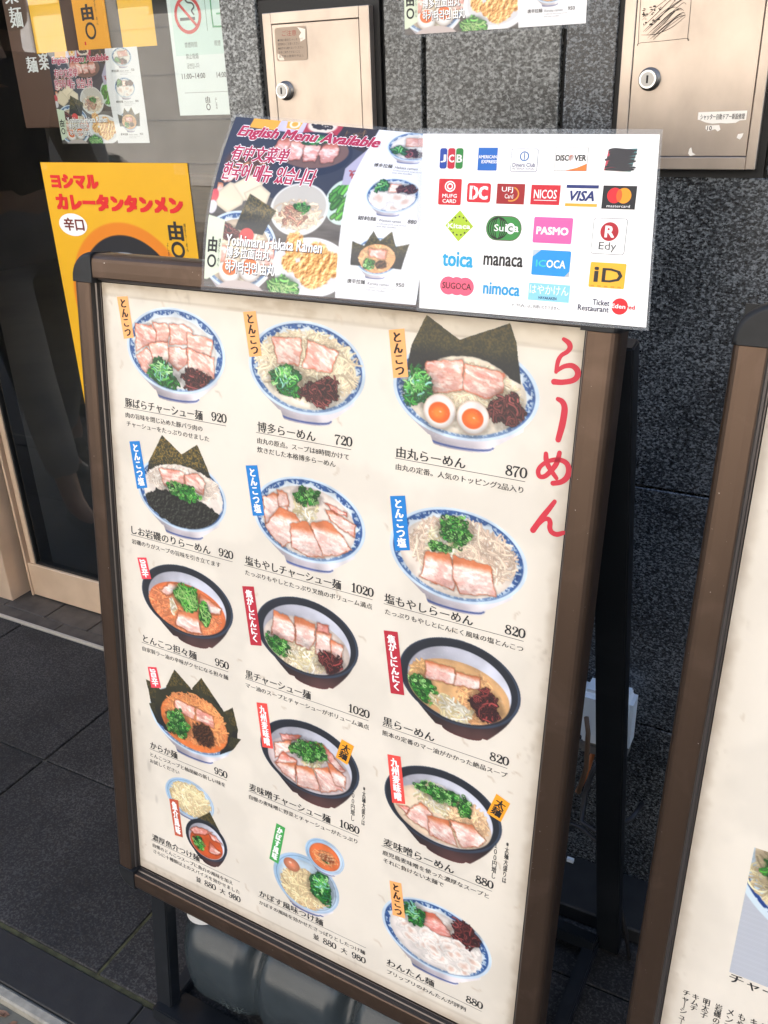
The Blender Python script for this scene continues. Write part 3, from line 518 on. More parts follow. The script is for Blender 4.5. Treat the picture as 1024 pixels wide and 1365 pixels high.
def scuffed(name, c, rough, metal, nick=(.55, .50, .46)):
    """powder coated / anodised metal with pale nicks and smudges"""
    m, nt, b = nodes(name); L = nt.links.new
    tc = N(nt, 'ShaderNodeTexCoord')
    n = N(nt, 'ShaderNodeTexNoise'); n.inputs['Scale'].default_value = 230; n.inputs['Detail'].default_value = 6; n.inputs['Roughness'].default_value = .62
    n2 = N(nt, 'ShaderNodeTexNoise'); n2.inputs['Scale'].default_value = 14; n2.inputs['Detail'].default_value = 6; n2.inputs['Distortion'].default_value = 1.2
    for k in (n, n2): L(tc.outputs['Object'], k.inputs['Vector'])
    r = N(nt, 'ShaderNodeMapRange'); r.inputs[1].default_value = .70; r.inputs[2].default_value = .735
    L(n.outputs['Fac'], r.inputs[0])
    r2 = N(nt, 'ShaderNodeMapRange'); r2.inputs[1].default_value = .52; r2.inputs[2].default_value = .75; r2.inputs[4].default_value = .30
    L(n2.outputs['Fac'], r2.inputs[0])
    mx = N(nt, 'ShaderNodeMix', data_type='RGBA'); mx.inputs[6].default_value = (*c, 1); mx.inputs[7].default_value = (c[0]*1.9+.02, c[1]*1.9+.02, c[2]*1.9+.025, 1)
    L(r2.outputs[0], mx.inputs[0])
    my = N(nt, 'ShaderNodeMix', data_type='RGBA'); my.inputs[7].default_value = (*nick, 1)
    L(r.outputs[0], my.inputs[0]); L(mx.outputs[2], my.inputs[6]); L(my.outputs[2], b.inputs['Base Color'])
    b.inputs['Roughness'].default_value = rough; b.inputs['Metallic'].default_value = metal
    return m
M_frame = scuffed('brown_aluminium', (.092, .060, .042), .36, .72)
M_lip = mat('rail_lip', (.16, .14, .13), .35, .7)
M_groove = mat('rail_groove', (.02, .015, .012), .6)
M_blackp = mat('black_plastic', (.008, .009, .010), .5, spec=.35, c2=(.014, .015, .017), scale=60)
M_blacks = scuffed('black_steel', (.007, .009, .012), .45, .1, (.03, .03, .035))
M_print = print_mat('printed_paper', .5, 0, .05)
M_cover = print_mat('covered_print', .55, .28, .05); M_cover.node_tree.nodes['Principled BSDF'].inputs['Coat Roughness'].default_value = .22
M_lam = print_mat('laminated_print', .45, .55, .02)
M_film = film_mat('laminate_film', .12)
M_tape = film_mat('clear_tape', .035, (.9, .9, .9))
M_glass = glass_mat('window_glass')
M_steel = mat('hairline_steel', (.37, .315, .268), .36, .85, c2=(.52, .445, .38), scale=9, stretch=(1.6, 1.6, 1), detail=9, thr=(.28, .62), bump=.03, bscale=30)
M_steel2 = mat('door_steel', (.66, .49, .345), .38, .35, c2=(.76, .58, .42), scale=9, stretch=(1, 1, 1), detail=5)
M_seam = mat('black_seam', (.006, .006, .006), .6)
M_lock = mat('chrome_lock', (.78, .78, .76), .30, .85)
M_face = mat('brushed_nickel', (.42, .41, .39), .4, .5); M_collar = mat('shadow_collar', (.22, .20, .18), .35, .8)  # collar metal coloured dark to give the shadow ring around the lock face
M_hole = mat('keyhole', (.004, .004, .004), .5)
M_gr_d = granite('dark_granite', (.008, .0092, .0105), (.031, .035, .040), (.15, .165, .178), .22, 1.15, (1, 1, 1.35))
M_gr_l = granite('grey_granite', (.022, .024, .0235), (.105, .11, .108), (.31, .322, .315), .26, .95, (1, 1, 1.3))
M_pave = granite('paving_granite', (.006, .0058, .0058), (.014, .0132, .013), (.055, .052, .050), .66, 1.1)
M_border = mat('border_stone', (.010, .010, .011), .6, c2=(.016, .016, .016), scale=30, bump=.1, bscale=300)
M_thres = mat('threshold_tile', (.045, .040, .036), .6, c2=(.075, .066, .058), scale=25, bump=.2, bscale=300)
M_mortar = mat('joint_mortar', (.085, .082, .075), .9, c2=(.13, .125, .10), scale=8)
M_moss = mat('mossy_joint', (.035, .034, .016), .95, c2=(.085, .085, .04), scale=60, bump=.4)
M_conc = mat('kerb_concrete', (.22, .21, .18), .85, c2=(.34, .32, .27), scale=40, bump=.3, bscale=200)
M_asph = mat('asphalt', (.055, .055, .056), .85, c2=(.10, .10, .10), scale=300, bump=.5, bscale=400)
M_white = mat('white_plastic', (.72, .77, .80), .35)
M_grey = mat('grey_plastic', (.16, .15, .14), .4)
M_tank = mat('tank_polyethylene', (.028, .037, .042), .24, c2=(.036, .046, .052), scale=18, bump=.15, bscale=500)
M_cap = mat('white_cap', (.62, .62, .62), .5, bump=.1, bscale=200)
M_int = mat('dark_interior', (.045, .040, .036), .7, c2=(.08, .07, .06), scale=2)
M_intf = mat('interior_floor', (.02, .02, .02), .45)
M_wood = mat('counter_wood', (.09, .05, .03), .5, c2=(.14, .08, .045), scale=6, stretch=(1, 1, 8))
M_edge = mat('steel_edging', (.50, .475, .42), .45, .2)
M_leaf = mat('dry_leaf', (.16, .08, .05), .8, c2=(.28, .17, .11), scale=40)
M_facade = mat('facade_tile', (.62, .58, .53), .6, c2=(.70, .66, .60), scale=3)
M_fac2 = mat('facade_render', (.42, .42, .42), .7, c2=(.5, .5, .5), scale=3)
M_win = mat('dark_pane', (.02, .03, .04), .08)
M_car = mat('dark_car_paint', (.006, .008, .014), .12, 0, coat=1)
M_tyre = mat('tyre', (.015, .015, .015), .8)
M_cable = mat('black_cable', (.01, .01, .012), .5)
M_orange = mat('orange_wire', (.45, .13, .03), .5)
M_dgreen = mat('hedge_leaf', (.03, .07, .02), .7, c2=(.06, .12, .04), scale=20)

# ------------------------------------------------------------------ builders
def mesh_obj(name, verts, faces, m=None, parent=None, smooth=False, label=None):
    me = bpy.data.meshes.new(name); me.from_pydata([tuple(v) for v in verts], [], faces)
    if smooth: me.shade_smooth()
    if m is not None:
        for q in (m if isinstance(m, (list, tuple)) else [m]): me.materials.append(q)
    o = bpy.data.objects.new(name, me); COL.objects.link(o)
    if parent is not None: o.parent = parent
    if label: o['label'] = label
    return o
def bm_obj(name, bm, m, parent=None, smooth=False, label=None, loc=None):
    me = bpy.data.meshes.new(name); bmesh.ops.recalc_face_normals(bm, faces=bm.faces[:]); bm.to_mesh(me); bm.free()
    if smooth: me.shade_smooth()
    me.materials.append(m)
    o = bpy.data.objects.new(name, me); COL.objects.link(o)
    if parent is not None: o.parent = parent
    if label: o['label'] = label
    if loc: o.location = loc
    return o
def add_box(bm, x0, x1, y0, y1, z0, z1, bev=0, seg=1):
    r = bmesh.ops.create_cube(bm, size=1)
    vs = r['verts']
    for v in vs:
        v.co.x = x0+(v.co.x+.5)*(x1-x0); v.co.y = y0+(v.co.y+.5)*(y1-y0); v.co.z = z0+(v.co.z+.5)*(z1-z0)
    if bev:
        es = list({e for v in vs for e in v.link_edges})
        bmesh.ops.bevel(bm, geom=es, offset=bev, segments=seg, affect='EDGES')
def box(name, x0, x1, y0, y1, z0, z1, m, parent=None, bev=0, seg=1, label=None):
    bm = bmesh.new(); add_box(bm, x0, x1, y0, y1, z0, z1, bev, seg); return bm_obj(name, bm, m, parent, label=label)
def tag(o, label=None, cat=None, group=None, kind=None):
    if label: o['label'] = label
    if cat: o['category'] = cat
    if group: o['group'] = group
    if kind: o['kind'] = kind
    return o
def empty(name, loc=(0, 0, 0), mw=None):
    o = bpy.data.objects.new(name, None); COL.objects.link(o); o.empty_display_size = .1
    if mw is not None: o.matrix_world = mw
    else: o.location = loc
    return o
def prism(name, poly, axis, a0, a1, m, parent=None, bev=0, smooth=False):
    """poly in the two other axes, extruded along axis"""
    bm = bmesh.new(); n = len(poly)
    def P(p, t): return {'x': (t, p[0], p[1]), 'y': (p[0], t, p[1]), 'z': (p[0], p[1], t)}[axis]
    A = [bm.verts.new(P(p, a0)) for p in poly]; B = [bm.verts.new(P(p, a1)) for p in poly]
    bm.faces.new(A); bm.faces.new(B[::-1])
    for i in range(n): bm.faces.new((A[i], B[i], B[(i+1) % n], A[(i+1) % n]))
    if bev: bmesh.ops.bevel(bm, geom=bm.edges[:], offset=bev, segments=1, affect='EDGES')
    return bm_obj(name, bm, m, parent, smooth)
def tube(name, pts, r, m, parent=None, seg=8):
    pts = [Vector(p) for p in pts]; V = []; F = []
    for i, p in enumerate(pts):
        d = (pts[min(i+1, len(pts)-1)]-pts[max(i-1, 0)]).normalized(); a = d.orthogonal().normalized()
        if i and (a.dot(pa) < .5): a = (pa-d*pa.dot(d)).normalized()
        else: a = a if not i else (pa-d*pa.dot(d)).normalized()
        pa = a; b = d.cross(a)
        for k in range(seg):
            t = 6.28318*k/seg; V.append(p+(a*math.cos(t)+b*math.sin(t))*r)
        if i:
            for k in range(seg): F.append(((i-1)*seg+k, (i-1)*seg+(k+1) % seg, i*seg+(k+1) % seg, i*seg+k))
    F.append(tuple(range(seg))[::-1]); F.append(tuple(range(len(V)-seg, len(V))))
    return mesh_obj(name, V, F, m, parent, True)
def rbar(name, p0, p1, a, b, m, parent=None, up=(1, 0, 0)):
    """square tube of a x b between two points; a measured along 'up'"""
    p0, p1 = Vector(p0), Vector(p1); d = (p1-p0).normalized(); u = Vector(up); u = (u-d*u.dot(d)).normalized(); w = d.cross(u)
    V = [p+u*(sx*a/2)+w*(sy*b/2) for p in (p0, p1) for sx, sy in ((-1, -1), (1, -1), (1, 1), (-1, 1))]
    bm = bmesh.new(); vs = [bm.verts.new(v) for v in V]
    for f in ((0, 1, 2, 3), (7, 6, 5, 4), (0, 4, 5, 1), (1, 5, 6, 2), (2, 6, 7, 3), (3, 7, 4, 0)): bm.faces.new([vs[i] for i in f])
    bmesh.ops.recalc_face_normals(bm, faces=bm.faces[:])
    bmesh.ops.bevel(bm, geom=bm.edges[:], offset=.0018, segments=2, affect='EDGES')
    return bm_obj(name, bm, m, parent)
# -- glyph outlines from Blender's own built-in font
_GL = {}
def glyphs(s, shear=0., off=0.):
    k = (s, shear, off)
    if k not in _GL:
        cu = bpy.data.curves.new('t', 'FONT'); cu.body = s; cu.shear = shear; cu.offset = off; cu.resolution_u = 2
        if '\n' in s: cu.align_x = 'CENTER'; cu.space_line = .93
        o = bpy.data.objects.new('t', cu); COL.objects.link(o)
        dg = bpy.context.evaluated_depsgraph_get(); dg.update()
        me = bpy.data.meshes.new_from_object(o.evaluated_get(dg))
        co = np.zeros(len(me.vertices)*3); me.vertices.foreach_get('co', co); co = co.reshape(-1, 3)[:, :2]
        _GL[k] = (co, [tuple(p.vertices) for p in me.polygons])
        bpy.data.meshes.remove(me); bpy.data.objects.remove(o); bpy.data.curves.remove(cu)
    return _GL[k]
K = lin((.13, .13, .14)); WHT = lin((.98, .98, .98))
class Print:
    """flat artwork: every piece is its own thin coloured polygon, a little above the one below"""
    def __init__(s, fmap): s.f = fmap; s.V = []; s.F = []; s.C = []; s.w = 0
    def raw(s, pts, faces, c, w):
        n = len(s.V); s.V += [s.f(p[0], p[1], w) for p in pts]; s.F += [tuple(i+n for i in f) for f in faces]; s.C += [c]*len(pts)
    def poly(s, pts, c, w=.3): s.raw(pts, [tuple(range(len(pts)))[::-1]], c, w)
    def rect(s, u0, v0, u1, v1, c, w=.3): s.poly([(u0, v0), (u1, v0), (u1, v1), (u0, v1)], c, w)
    def rrect(s, u0, v0, u1, v1, r, c, w=.3):
        P = []
        for cx, cy, a0 in ((u1-r, v0+r, -90), (u1-r, v1-r, 0), (u0+r, v1-r, 90), (u0+r, v0+r, 180)):
            for k in range(6): t = math.radians(a0+18*k); P.append((cx+r*math.cos(t), cy+r*math.sin(t)))
        s.poly(P, c, w)
    def ell(s, cx, cy, a, b, c, w=.3, n=28): s.poly([(cx+a*math.cos(6.28318*k/n), cy+b*math.sin(6.28318*k/n)) for k in range(n)], c, w)
    def ring(s, cx, cy, a, b, t, c, w=.3, n=30, t0=0, t1=6.28318):
        P = []
        for k in range(n+1):
            q = t0+(t1-t0)*k/n
            P += [(cx+a*math.cos(q), cy+b*math.sin(q)), (cx+(a-t)*math.cos(q), cy+(b-t)*math.sin(q))]
        s.raw(P, [(2*k, 2*k+1, 2*k+3, 2*k+2) for k in range(n)], c, w)
    def stroke(s, pts, ws, c, w=.3, closed=False):
        """brush stroke through pts with a width at each"""
        P = np.array(pts, float); n = len(P); W = np.interp(np.linspace(0, 1, n), np.linspace(0, 1, len(ws)), ws); Q = []; R_ = []
        for i in range(n-1):
            p0 = P[max(i-1, 0)]; p1 = P[i]; p2 = P[i+1]; p3 = P[min(i+2, n-1)]
            for t in np.linspace(0, 1, 7)[:-1]:
                Q.append(.5*((2*p1)+(-p0+p2)*t+(2*p0-5*p1+4*p2-p3)*t*t+(-p0+3*p1-3*p2+p3)*t**3)); R_.append(W[i]*(1-t)+W[i+1]*t)
        Q.append(P[-1]); R_.append(W[-1]); Q = np.array(Q); T = np.gradient(Q, axis=0); T /= np.linalg.norm(T, axis=1)[:, None]+1e-9
        Nn = np.stack([-T[:, 1], T[:, 0]], 1); L = []
        for i in range(len(Q)): L += [tuple(Q[i]+Nn[i]*R_[i]/2), tuple(Q[i]-Nn[i]*R_[i]/2)]
        s.raw(L, [(2*k, 2*k+1, 2*k+3, 2*k+2) for k in range(len(Q)-1)], c, w)
        for e in (0, -1): s.ell(Q[e][0], Q[e][1], R_[e]/2, R_[e]/2, c, w+.03, 12)
    def text(s, t, u0, vb, em, c=K, w=.4, u1=None, bold=.0, shear=0., off=0., right=False, sx=1.):
        co, F = glyphs(t, shear); bold = bold+off*em
        x0, x1 = co[:, 0].min(), co[:, 0].max(); q = em*sx
        if u1 is not None: q = (u1-u0)/(x1-x0)
        base = u0-x0*q if not right else u0-x1*q
        n = 1 if bold == 0 else 2
        for k in range(n):
            d = (k-(n-1)/2)*bold
            s.raw([(base+x*q+d, vb-y*em) for x, y in co], F, c, w+k*.05)
    def quad(s, t, q, c=K, w=.4, m=(.1, .06), bold=0., shear=0., off=0., vertical=False):
        """text fitted into a quadrilateral (tl, tr, br, bl)"""
        if vertical: t = '\n'.join(t.replace('ー', '｜'))
        co, F = glyphs(t, shear); a = co.min(0); b = co.max(0); q = np.array(q, float)
        nl = t.count('\n')+1; d = off*np.linalg.norm(q[3]-q[0])*(1-2*m[1])/nl*1.15
        S = [(0, 0)] if not bold else [(-bold/2, 0), (bold/2, 0)]
        if d > .05: S = [(x+ex, ey) for x, _ in S for ex, ey in ((-d, -d*.8), (d, -d*.8), (-d, d*.8), (d, d*.8))]
        X = (co[:, 0]-a[0])/(b[0]-a[0]); Y = 1-(co[:, 1]-a[1])/(b[1]-a[1])
        X = m[0]+X*(1-2*m[0]); Y = m[1]+Y*(1-2*m[1])
        p = (q[0]*((1-X)*(1-Y))[:, None]+q[1]*(X*(1-Y))[:, None]+q[2]*(X*Y)[:, None]+q[3]*((1-X)*Y)[:, None])
        for k, (ex, ey) in enumerate(S): s.raw([(v[0]+ex, v[1]+ey) for v in p], F, c, w+k*.02)
    def box(s, t, u0, v0, u1, v1, c=K, w=.4, **k): s.quad(t, [(u0, v0), (u1, v0), (u1, v1), (u0, v1)], c, w, m=(0, 0), **k)
    def build(s, name, m, parent, label=None):
        o = mesh_obj(name, s.V, s.F, m, parent, label=label)
        a = o.data.color_attributes.new('Col', 'FLOAT_COLOR', 'POINT')
        a.data.foreach_set('color', np.array([(*c, 1) for c in s.C], dtype=np.float32).ravel()); return o
def lin_np(C): C = np.clip(C, 0, 1); return np.where(C <= .04045, C/12.92, ((C+.055)/1.055)**2.4)
def grid_print(name, cv, fmap, m, parent, w=.15, paper=None, full=False, label=None, gain=.86):
    C = cv.C.reshape(cv.ny//2, 2, cv.nx//2, 2, 3).mean((1, 3)); A = cv.A.reshape(cv.ny//2, 2, cv.nx//2, 2).mean((1, 3))
    if paper is not None: C = C*A[..., None]+np.array(paper)*(1-A[..., None])
    C = lin_np(C)*gain
    ny, nx = A.shape; st = cv.res*2
    us = cv.u0+(np.arange(nx)+.5)*st; vs = cv.v0+(np.arange(ny)+.5)*st
    keep = np.ones((ny, nx), bool) if full else A > .03
    fk = keep[:-1, :-1] & keep[1:, :-1] & keep[:-1, 1:] & keep[1:, 1:]
    use = np.zeros((ny, nx), bool)
    use[:-1, :-1] |= fk; use[1:, :-1] |= fk; use[:-1, 1:] |= fk; use[1:, 1:] |= fk
    idx = -np.ones((ny, nx), int); idx[use] = np.arange(use.sum())
    jj, ii = np.nonzero(use)
    V = [s for s in fmap(us[ii], vs[jj], w)] if not isinstance(fmap(0., 0., 0.), Vector) else [fmap(us[i], vs[j], w) for j, i in zip(jj, ii)]
    fj, fi = np.nonzero(fk)
    F = np.stack([idx[fj, fi], idx[fj+1, fi], idx[fj+1, fi+1], idx[fj, fi+1]], 1).tolist()
    o = mesh_obj(name, V, F, m, parent, label=label)
    a = o.data.color_attributes.new('Col', 'FLOAT_COLOR', 'POINT')
    cc = np.ones((len(jj), 4), np.float32); cc[:, :3] = C[jj, ii]; a.data.foreach_set('color', cc.ravel()); return o

# ------------------------------------------------------------------ the A-frame's own frame of reference
YAW, TILT = -0.03135198, 0.13393534
BH = Vector((math.cos(YAW), math.sin(YAW), 0)); _n = Vector((-math.sin(YAW), math.cos(YAW), 0))
BV = Vector((0, 0, 1))*math.cos(TILT)+_n*math.sin(TILT); BN = BH.cross(BV)
P0 = Vector((-.781, .763, -.191)); VG = 1119.0; GZ = -1.30
def board_matrix(du=0.):
    o = P0+BH*(.287+du)-BV*(VG/1000)
    return Matrix(((BH.x, BV.x, BN.x, o.x), (BH.y, BV.y, BN.y, o.y), (BH.z, BV.z, BN.z, o.z), (0, 0, 0, 1)))
def bl(u, v, w=0.): return Vector(((u-287)/1000, (VG-v)/1000, w/1000))
def W2B(p, M=None): return (M or board_matrix()).inverted() @ Vector(p)

# ================================================================== SETTING
ground = box('ground', -60, 60, -60, 60, -1.50, -1.40, M_asph); tag(ground, kind='structure')
road = box('road', -30, 30, -4.8, .505, -1.40, -1.335, M_asph); tag(road, kind='structure')
# gutter strip, kerb line, border, paving
gut = box('gutter', -30, 30, .505, .538, -1.40, -1.318, M_mortar); tag(gut, kind='structure')
kerb = empty('kerb', (0, .548, -1.4)); tag(kerb, kind='structure')
for k in range(-12, 12):
    box('kerb_stone', k*.9+.004, k*.9+.896, -.0095, .0085, 0, .099, M_conc, kerb, .003)
pav = empty('pavement', (0, 0, GZ)); tag(pav, kind='structure')
bed = box('joint_bed', -30, 30, .557, 2.2, -.10, -.006, M_mortar, pav)
box('moss_joint', -30, 30, .6335, .6415, -.012, -.003, M_moss, pav)
rs = random.Random(4)
def tile(parent, x0, x1, y0, y1, m, name='paving_tile', bev=.0015, j=.0008):
    dz = rs.uniform(-j, j); return box(name, x0, x1, y0, y1, -.05, dz, m, parent, bev)
for k in range(-9, 7):
    x = -.816+k*.972; tile(pav, x+.002, x+.970, .5585, .6325, M_border, 'border_stone')
for k in range(-14, 14):
    x = -.924+k*.486
    tile(pav, x+.003, x+.483, .642, .9775, M_pave); tile(pav, x+.0025, x+.4835, .9815, 1.352, M_pave)
box('mossy_cross_joint', -.9265, -.9215, .640, .98, -.012, -.002, M_moss, pav)
box('edging_strip', -30, 30, 1.3535, 1.3605, -.05, .006, M_edge, pav)
for k in range(-22, 12):
    x = -1.866+k*.16
    tile(pav, x+.0015, x+.1585, 1.405, 1.62, M_thres, 'threshold_tile'); 
for k in range(-11, 8):
    x = -1.79+k*.32; tile(pav, x+.001, x+.319, 1.3615, 1.4035, M_thres, 'threshold_tile')
# granite wall of the shop
WY = 1.197
wall = empty('granite_wall', (0, WY, GZ)); tag(wall, 'polished dark granite wall with flush joints behind the sign boards', 'wall')
def gz(z): return z-GZ
box('wall_core', -.900, 8, .012, .30, 0, 5.3, M_seam, wall)
def slab(x0, x1, z0, z1, m=None, d=0.): return box('granite_slab', x0, x1, 0+d, .03, gz(z0), gz(z1), m or M_gr_d, wall, .0012)
slab(-.902, -.8405, -.522, 1.2, M_gr_l); slab(-.8385, -.6360, .118, 1.2, M_gr_l); slab(-.8385, -.6360, -.522, -.116)
slab(-.6340, -.5795, -.522, 1.2, M_gr_l); slab(-.5725, -.3885, -.522, 1.2, M_gr_l); slab(-.3820, -.3190, -.522, 1.2)
slab(-.3180, .46, -.527, -.113); slab(-.132, .46, -.109, .6); slab(-.3170, .46, .604, 1.2)
slab(-.902, .46, -.94, -.531); slab(-.902, .46, -1.3, -.944)
for k in range(8):
    for z0, z1 in ((-1.3, -.944), (-.94, -.531), (-.527, .6), (.604, 1.2)): slab(.464+k*.9, .464+k*.9+.896, z0, z1)
for k in range(-1, 9):
    for q in range(6): slab(-.902+k*.9 if k >= 0 else -.902, -.902+k*.9+.896, 1.204+q*.46, 1.204+q*.46+.456, M_gr_l) if k >= 0 else None
plinth = box('stone_plinth', -.902, 7, 1.085, 1.1955, -1.299, -1.268, M_border, None, .003); tag(plinth, 'low dark stone plinth along the foot of the granite wall', 'plinth')
# building above and beyond
upper = box('shop_building', -7, 8, 1.50, 9, 1.62, 5.2, M_facade); tag(upper, 'pale upper storey of the shop building above the glass door', 'building')
fas = box('fascia', -7, -.905, 1.40, 1.66, 1.30, 1.62, M_steel2); tag(fas, 'beige metal fascia over the glass shop front', 'fascia')
# ---- glass front
GY = 1.483
shop = empty('glass_door', (-1.4, GY, GZ)); tag(shop, 'sliding glass shop door with beige metal stile and bottom rail', 'door')
def gx(x): return x+1.4
box('door_rail', gx(-1.985), gx(-.905), -.004, .030, .004, .108, M_steel2, shop, .002, label='beige bottom rail of the glass door')
box('door_rail', gx(-1.985), gx(-.905), -.004, .030, 2.50, 2.60, M_steel2, shop, .002)
box('door_stile', gx(-1.973), gx(-1.955), -.002, .026, .109, 2.499, M_steel2, shop, .0015)
box('door_gasket', gx(-1.9545), gx(-1.949), .002, .022, .109, 2.499, M_seam, shop)
box('door_gasket', gx(-1.9485), gx(-.905), .003, .021, .1085, .1155, M_seam, shop)
box('door_pane', gx(-1.9485), gx(-.905), .008, .014, .116, 2.499, M_glass, shop)
post = empty('door_post', (-2.03, GY, GZ)); tag(post, 'stepped beige metal door post at the left edge', 'post')
box('post_face', -.075, .012, -.055, .10, 0, 2.6, M_steel2, post, .002)
box('post_face', -.118, -.077, -.030, .10, 0, 2.6, M_steel2, post, .002)
box('post_channel', .0135, .036, .012, .09, 0, 2.6, M_seam, post)
box('post_bead', .0365, .0435, -.006, .05, 0, 2.6, M_steel2, post, .001)
side = empty('side_window', (-3.2, GY, GZ)); tag(side, 'fixed shop window left of the beige door post', 'window')
box('window_pane', -1.6, 1.03, .008, .014, .12, 2.6, M_glass, side)
box('window_rail', -1.6, 1.048, -.004, .03, 0, .12, M_steel2, side, .002)
# ---- dark shop interior
room = empty('shop_interior', (0, 0, GZ)); tag(room, kind='structure')
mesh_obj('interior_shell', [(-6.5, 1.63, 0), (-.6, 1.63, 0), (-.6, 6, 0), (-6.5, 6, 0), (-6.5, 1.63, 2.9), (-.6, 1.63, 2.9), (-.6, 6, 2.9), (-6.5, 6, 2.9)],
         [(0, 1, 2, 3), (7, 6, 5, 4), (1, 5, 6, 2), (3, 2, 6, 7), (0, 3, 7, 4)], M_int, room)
cnt = box('counter', -3.1, -1.75, 3.1, 3.6, GZ, GZ+1.0, M_wood, None, .01); tag(cnt, 'dark wooden counter inside the shop behind the glass', 'counter')
st = empty('bar_stool', (-2.25, 2.55, GZ)); tag(st, 'round bar stool standing in front of the counter inside the shop', 'stool')
tube('seat', [(0, 0, .60), (0, 0, .64)], .16, M_wood, st, 20); tube('leg', [(0, 0, .01), (0, 0, .60)], .02, M_steel2, st); tube('foot_plate', [(0, 0, .0), (0, 0, .012)], .17, M_steel2, st, 20)
ban = empty('brown_sign', (-1.69, 1.60, .1)); tag(ban, 'brown sign with white brush characters hanging inside the window', 'sign')
box('board', -.105, .17, .0, .012, -.16, .34, mat('brown_board', (.12, .062, .042), .5), ban, .002)
pr = Print(lambda u, v, w: Vector((u/1000, -.001-w/1000, -v/1000)))
pr.box('楽', -92, -128, -52, -90, WHT, bold=2.2); pr.box('麺', -88, -84, -50, -44, WHT, bold=2.2)
pr.build('lettering', M_print, ban); pr = Print(pr.f); pr.box('楽', -22, 8, 8, 42, WHT, bold=2.6); pr.box('麺', -62, 14, -30, 46, WHT, bold=2.6)
pr.build('lettering', M_print, ban)
pan = []
# ---- steel doors set in the wall
def lock(parent, x, z):
    tube('lock_cylinder', [(x, -.022, z), (x, -.002, z)], .0098, M_lock, parent, 28).data.shade_flat(); tube('lock_face', [(x, -.0228, z), (x, -.0219, z)], .0078, M_face, parent, 28).data.shade_flat()
    tube('lock_collar', [(x, -.0125, z), (x, -.0005, z)], .0128, M_collar, parent, 28)
    box('keyhole', x-.0011, x+.0011, -.0233, -.0226, z-.0042, z+.0042, M_hole, parent)
def steel_door(x0, x1, z0, z1, d0, d1, dz0, dz1, lk, label, rnd=0):
    r = empty('steel_service_door', ((x0+x1)/2, WY, z0)); tag(r, label, 'service door', 'steel service doors in the granite wall')
    cx = (x0+x1)/2; h = z1-z0
    box('surround', x0-cx-.0145, x1-cx+.0085, .004, .02, -.0115, h+.017, M_seam, r)
    w = (x1-x0)/2
    # frame plate as four butted strips, leaf slightly recessed with a black shadow gap
    a0, a1, b0, b1 = d0-cx, d1-cx, dz0-z0, dz1-z0
    box('frame_plate', -w, a0-.0008, -.010, .0035, .0, h, M_steel, r, .0008); box('frame_plate', a1+.0008, w, -.010, .0035, .0, h, M_steel, r, .0008)
    box('frame_plate', a0-.0006, a1+.0006, -.010, .0035, .0, b0-.0008, M_steel, r, .0006); box('frame_plate', a0-.0006, a1+.0006, -.010, .0035, b1+.0008, h, M_steel, r, .0006)
    box('door_leaf', a0, a1, -.0095, .002, b0, b1, M_steel, r, .0005)
    lock(r, lk[0]-cx, lk[1]-z0); return r
d1 = steel_door(-.822, -.6505, -.100, .098, -.807, -.667, -.085, .083, (-.790, -.001), 'small steel service door in the granite with an old notice sticker top left')
d2 = steel_door(-.310, -.1435, -.103, .240, -.2955, -.1555, -.088, .225, (-.274, -.003), 'steel service door at the right with a torn white label and scratched sticker outline')
def wall_print(x, y, z): return lambda u, v, w: Vector((u/1000, -w/1000, -v/1000))
st1 = empty('notice_sticker', (-.802, WY-.010, .079)); tag(st1, 'faded notice sticker on the left steel service door', 'sticker')
pr = Print(wall_print(0, 0, 0)); pr.rrect(0, 0, 52, 42, 4, lin((.66, .58, .50)), .25)
pr.poly([(38, 1), (51, 4), (50, 16), (42, 19), (40, 12), (44, 8)], lin((.95, .90, .83)), .3); pr.poly([(2, 32), (6, 34), (11, 36), (13, 41), (5, 41), (2, 38)], lin((.93, .87, .79)), .3)
pr.box('ご注意', 12, 4, 36, 11, lin((.62, .30, .24)), .34); 
for k, s in enumerate(('●本機は電気式シャッターです', '開閉時はご注意ください', '●操作中は離れないでください', '子供に操作させないこと', '異常時は使用を中止し')):
    pr.box(s, 4, 14+k*5.1, 46-(k % 2)*6, 17.3+k*5.1, lin((.30, .26, .23)), .34, off=.01)
pr.build('print', M_print, st1)
st2 = empty('scratched_sticker', (-.292, WY-.010, .110)); tag(st2, 'scratched off sticker remains high on the right steel service door', 'sticker')
pr = Print(wall_print(0, 0, 0)); sc = lin((.20, .17, .15))
P = [(3, 0), (53, 0), (56, 3), (57, 69), (54, 72), (5, 74), (1, 71), (0, 3), (3, 0)]; pr.stroke(P, [.5, .35, .7, .4, .6, .3], sc, .12)
q = random.Random(2)
for k in range(16):
    y = 40+q.random()*22; x = 3+q.random()*16; pr.stroke([(x, y+10), (x+12, y), (x+22+q.random()*14, y-9-q.random()*6), (x+34, y-13)], [.2, .9*q.random()+.25, .3], sc, .15+k*.02)
for k in range(26): pr.ell(4+q.random()*20, 36+q.random()*20, .4+q.random()*1.8, .3+q.random()*.9, sc, .5, 8)
pr.stroke([(4, 66), (20, 66), (38, 60), (52, 50)], [.3, .8, .3], sc, .3)
pr.build('scratch_marks', M_print, st2)
lb = empty('torn_label', (-.214, WY-.010, -.040)); tag(lb, 'torn white label with black characters on the right steel service door', 'sticker')
pr = Print(wall_print(0, 0, 0)); lw = lin((.96, .94, .90))
pr.poly([(0, 0), (54, -1), (54, 9), (47, 9.5), (43, 12), (33, 12.5), (26, 12), (17, 12.5), (9, 11), (3, 8.5), (0, 8)], lw, .25)
pr.box('シャッター自動ドアー新設修理', 3, 2.0, 52, 8.2, lin((.20, .18, .17)), .3, off=.01)
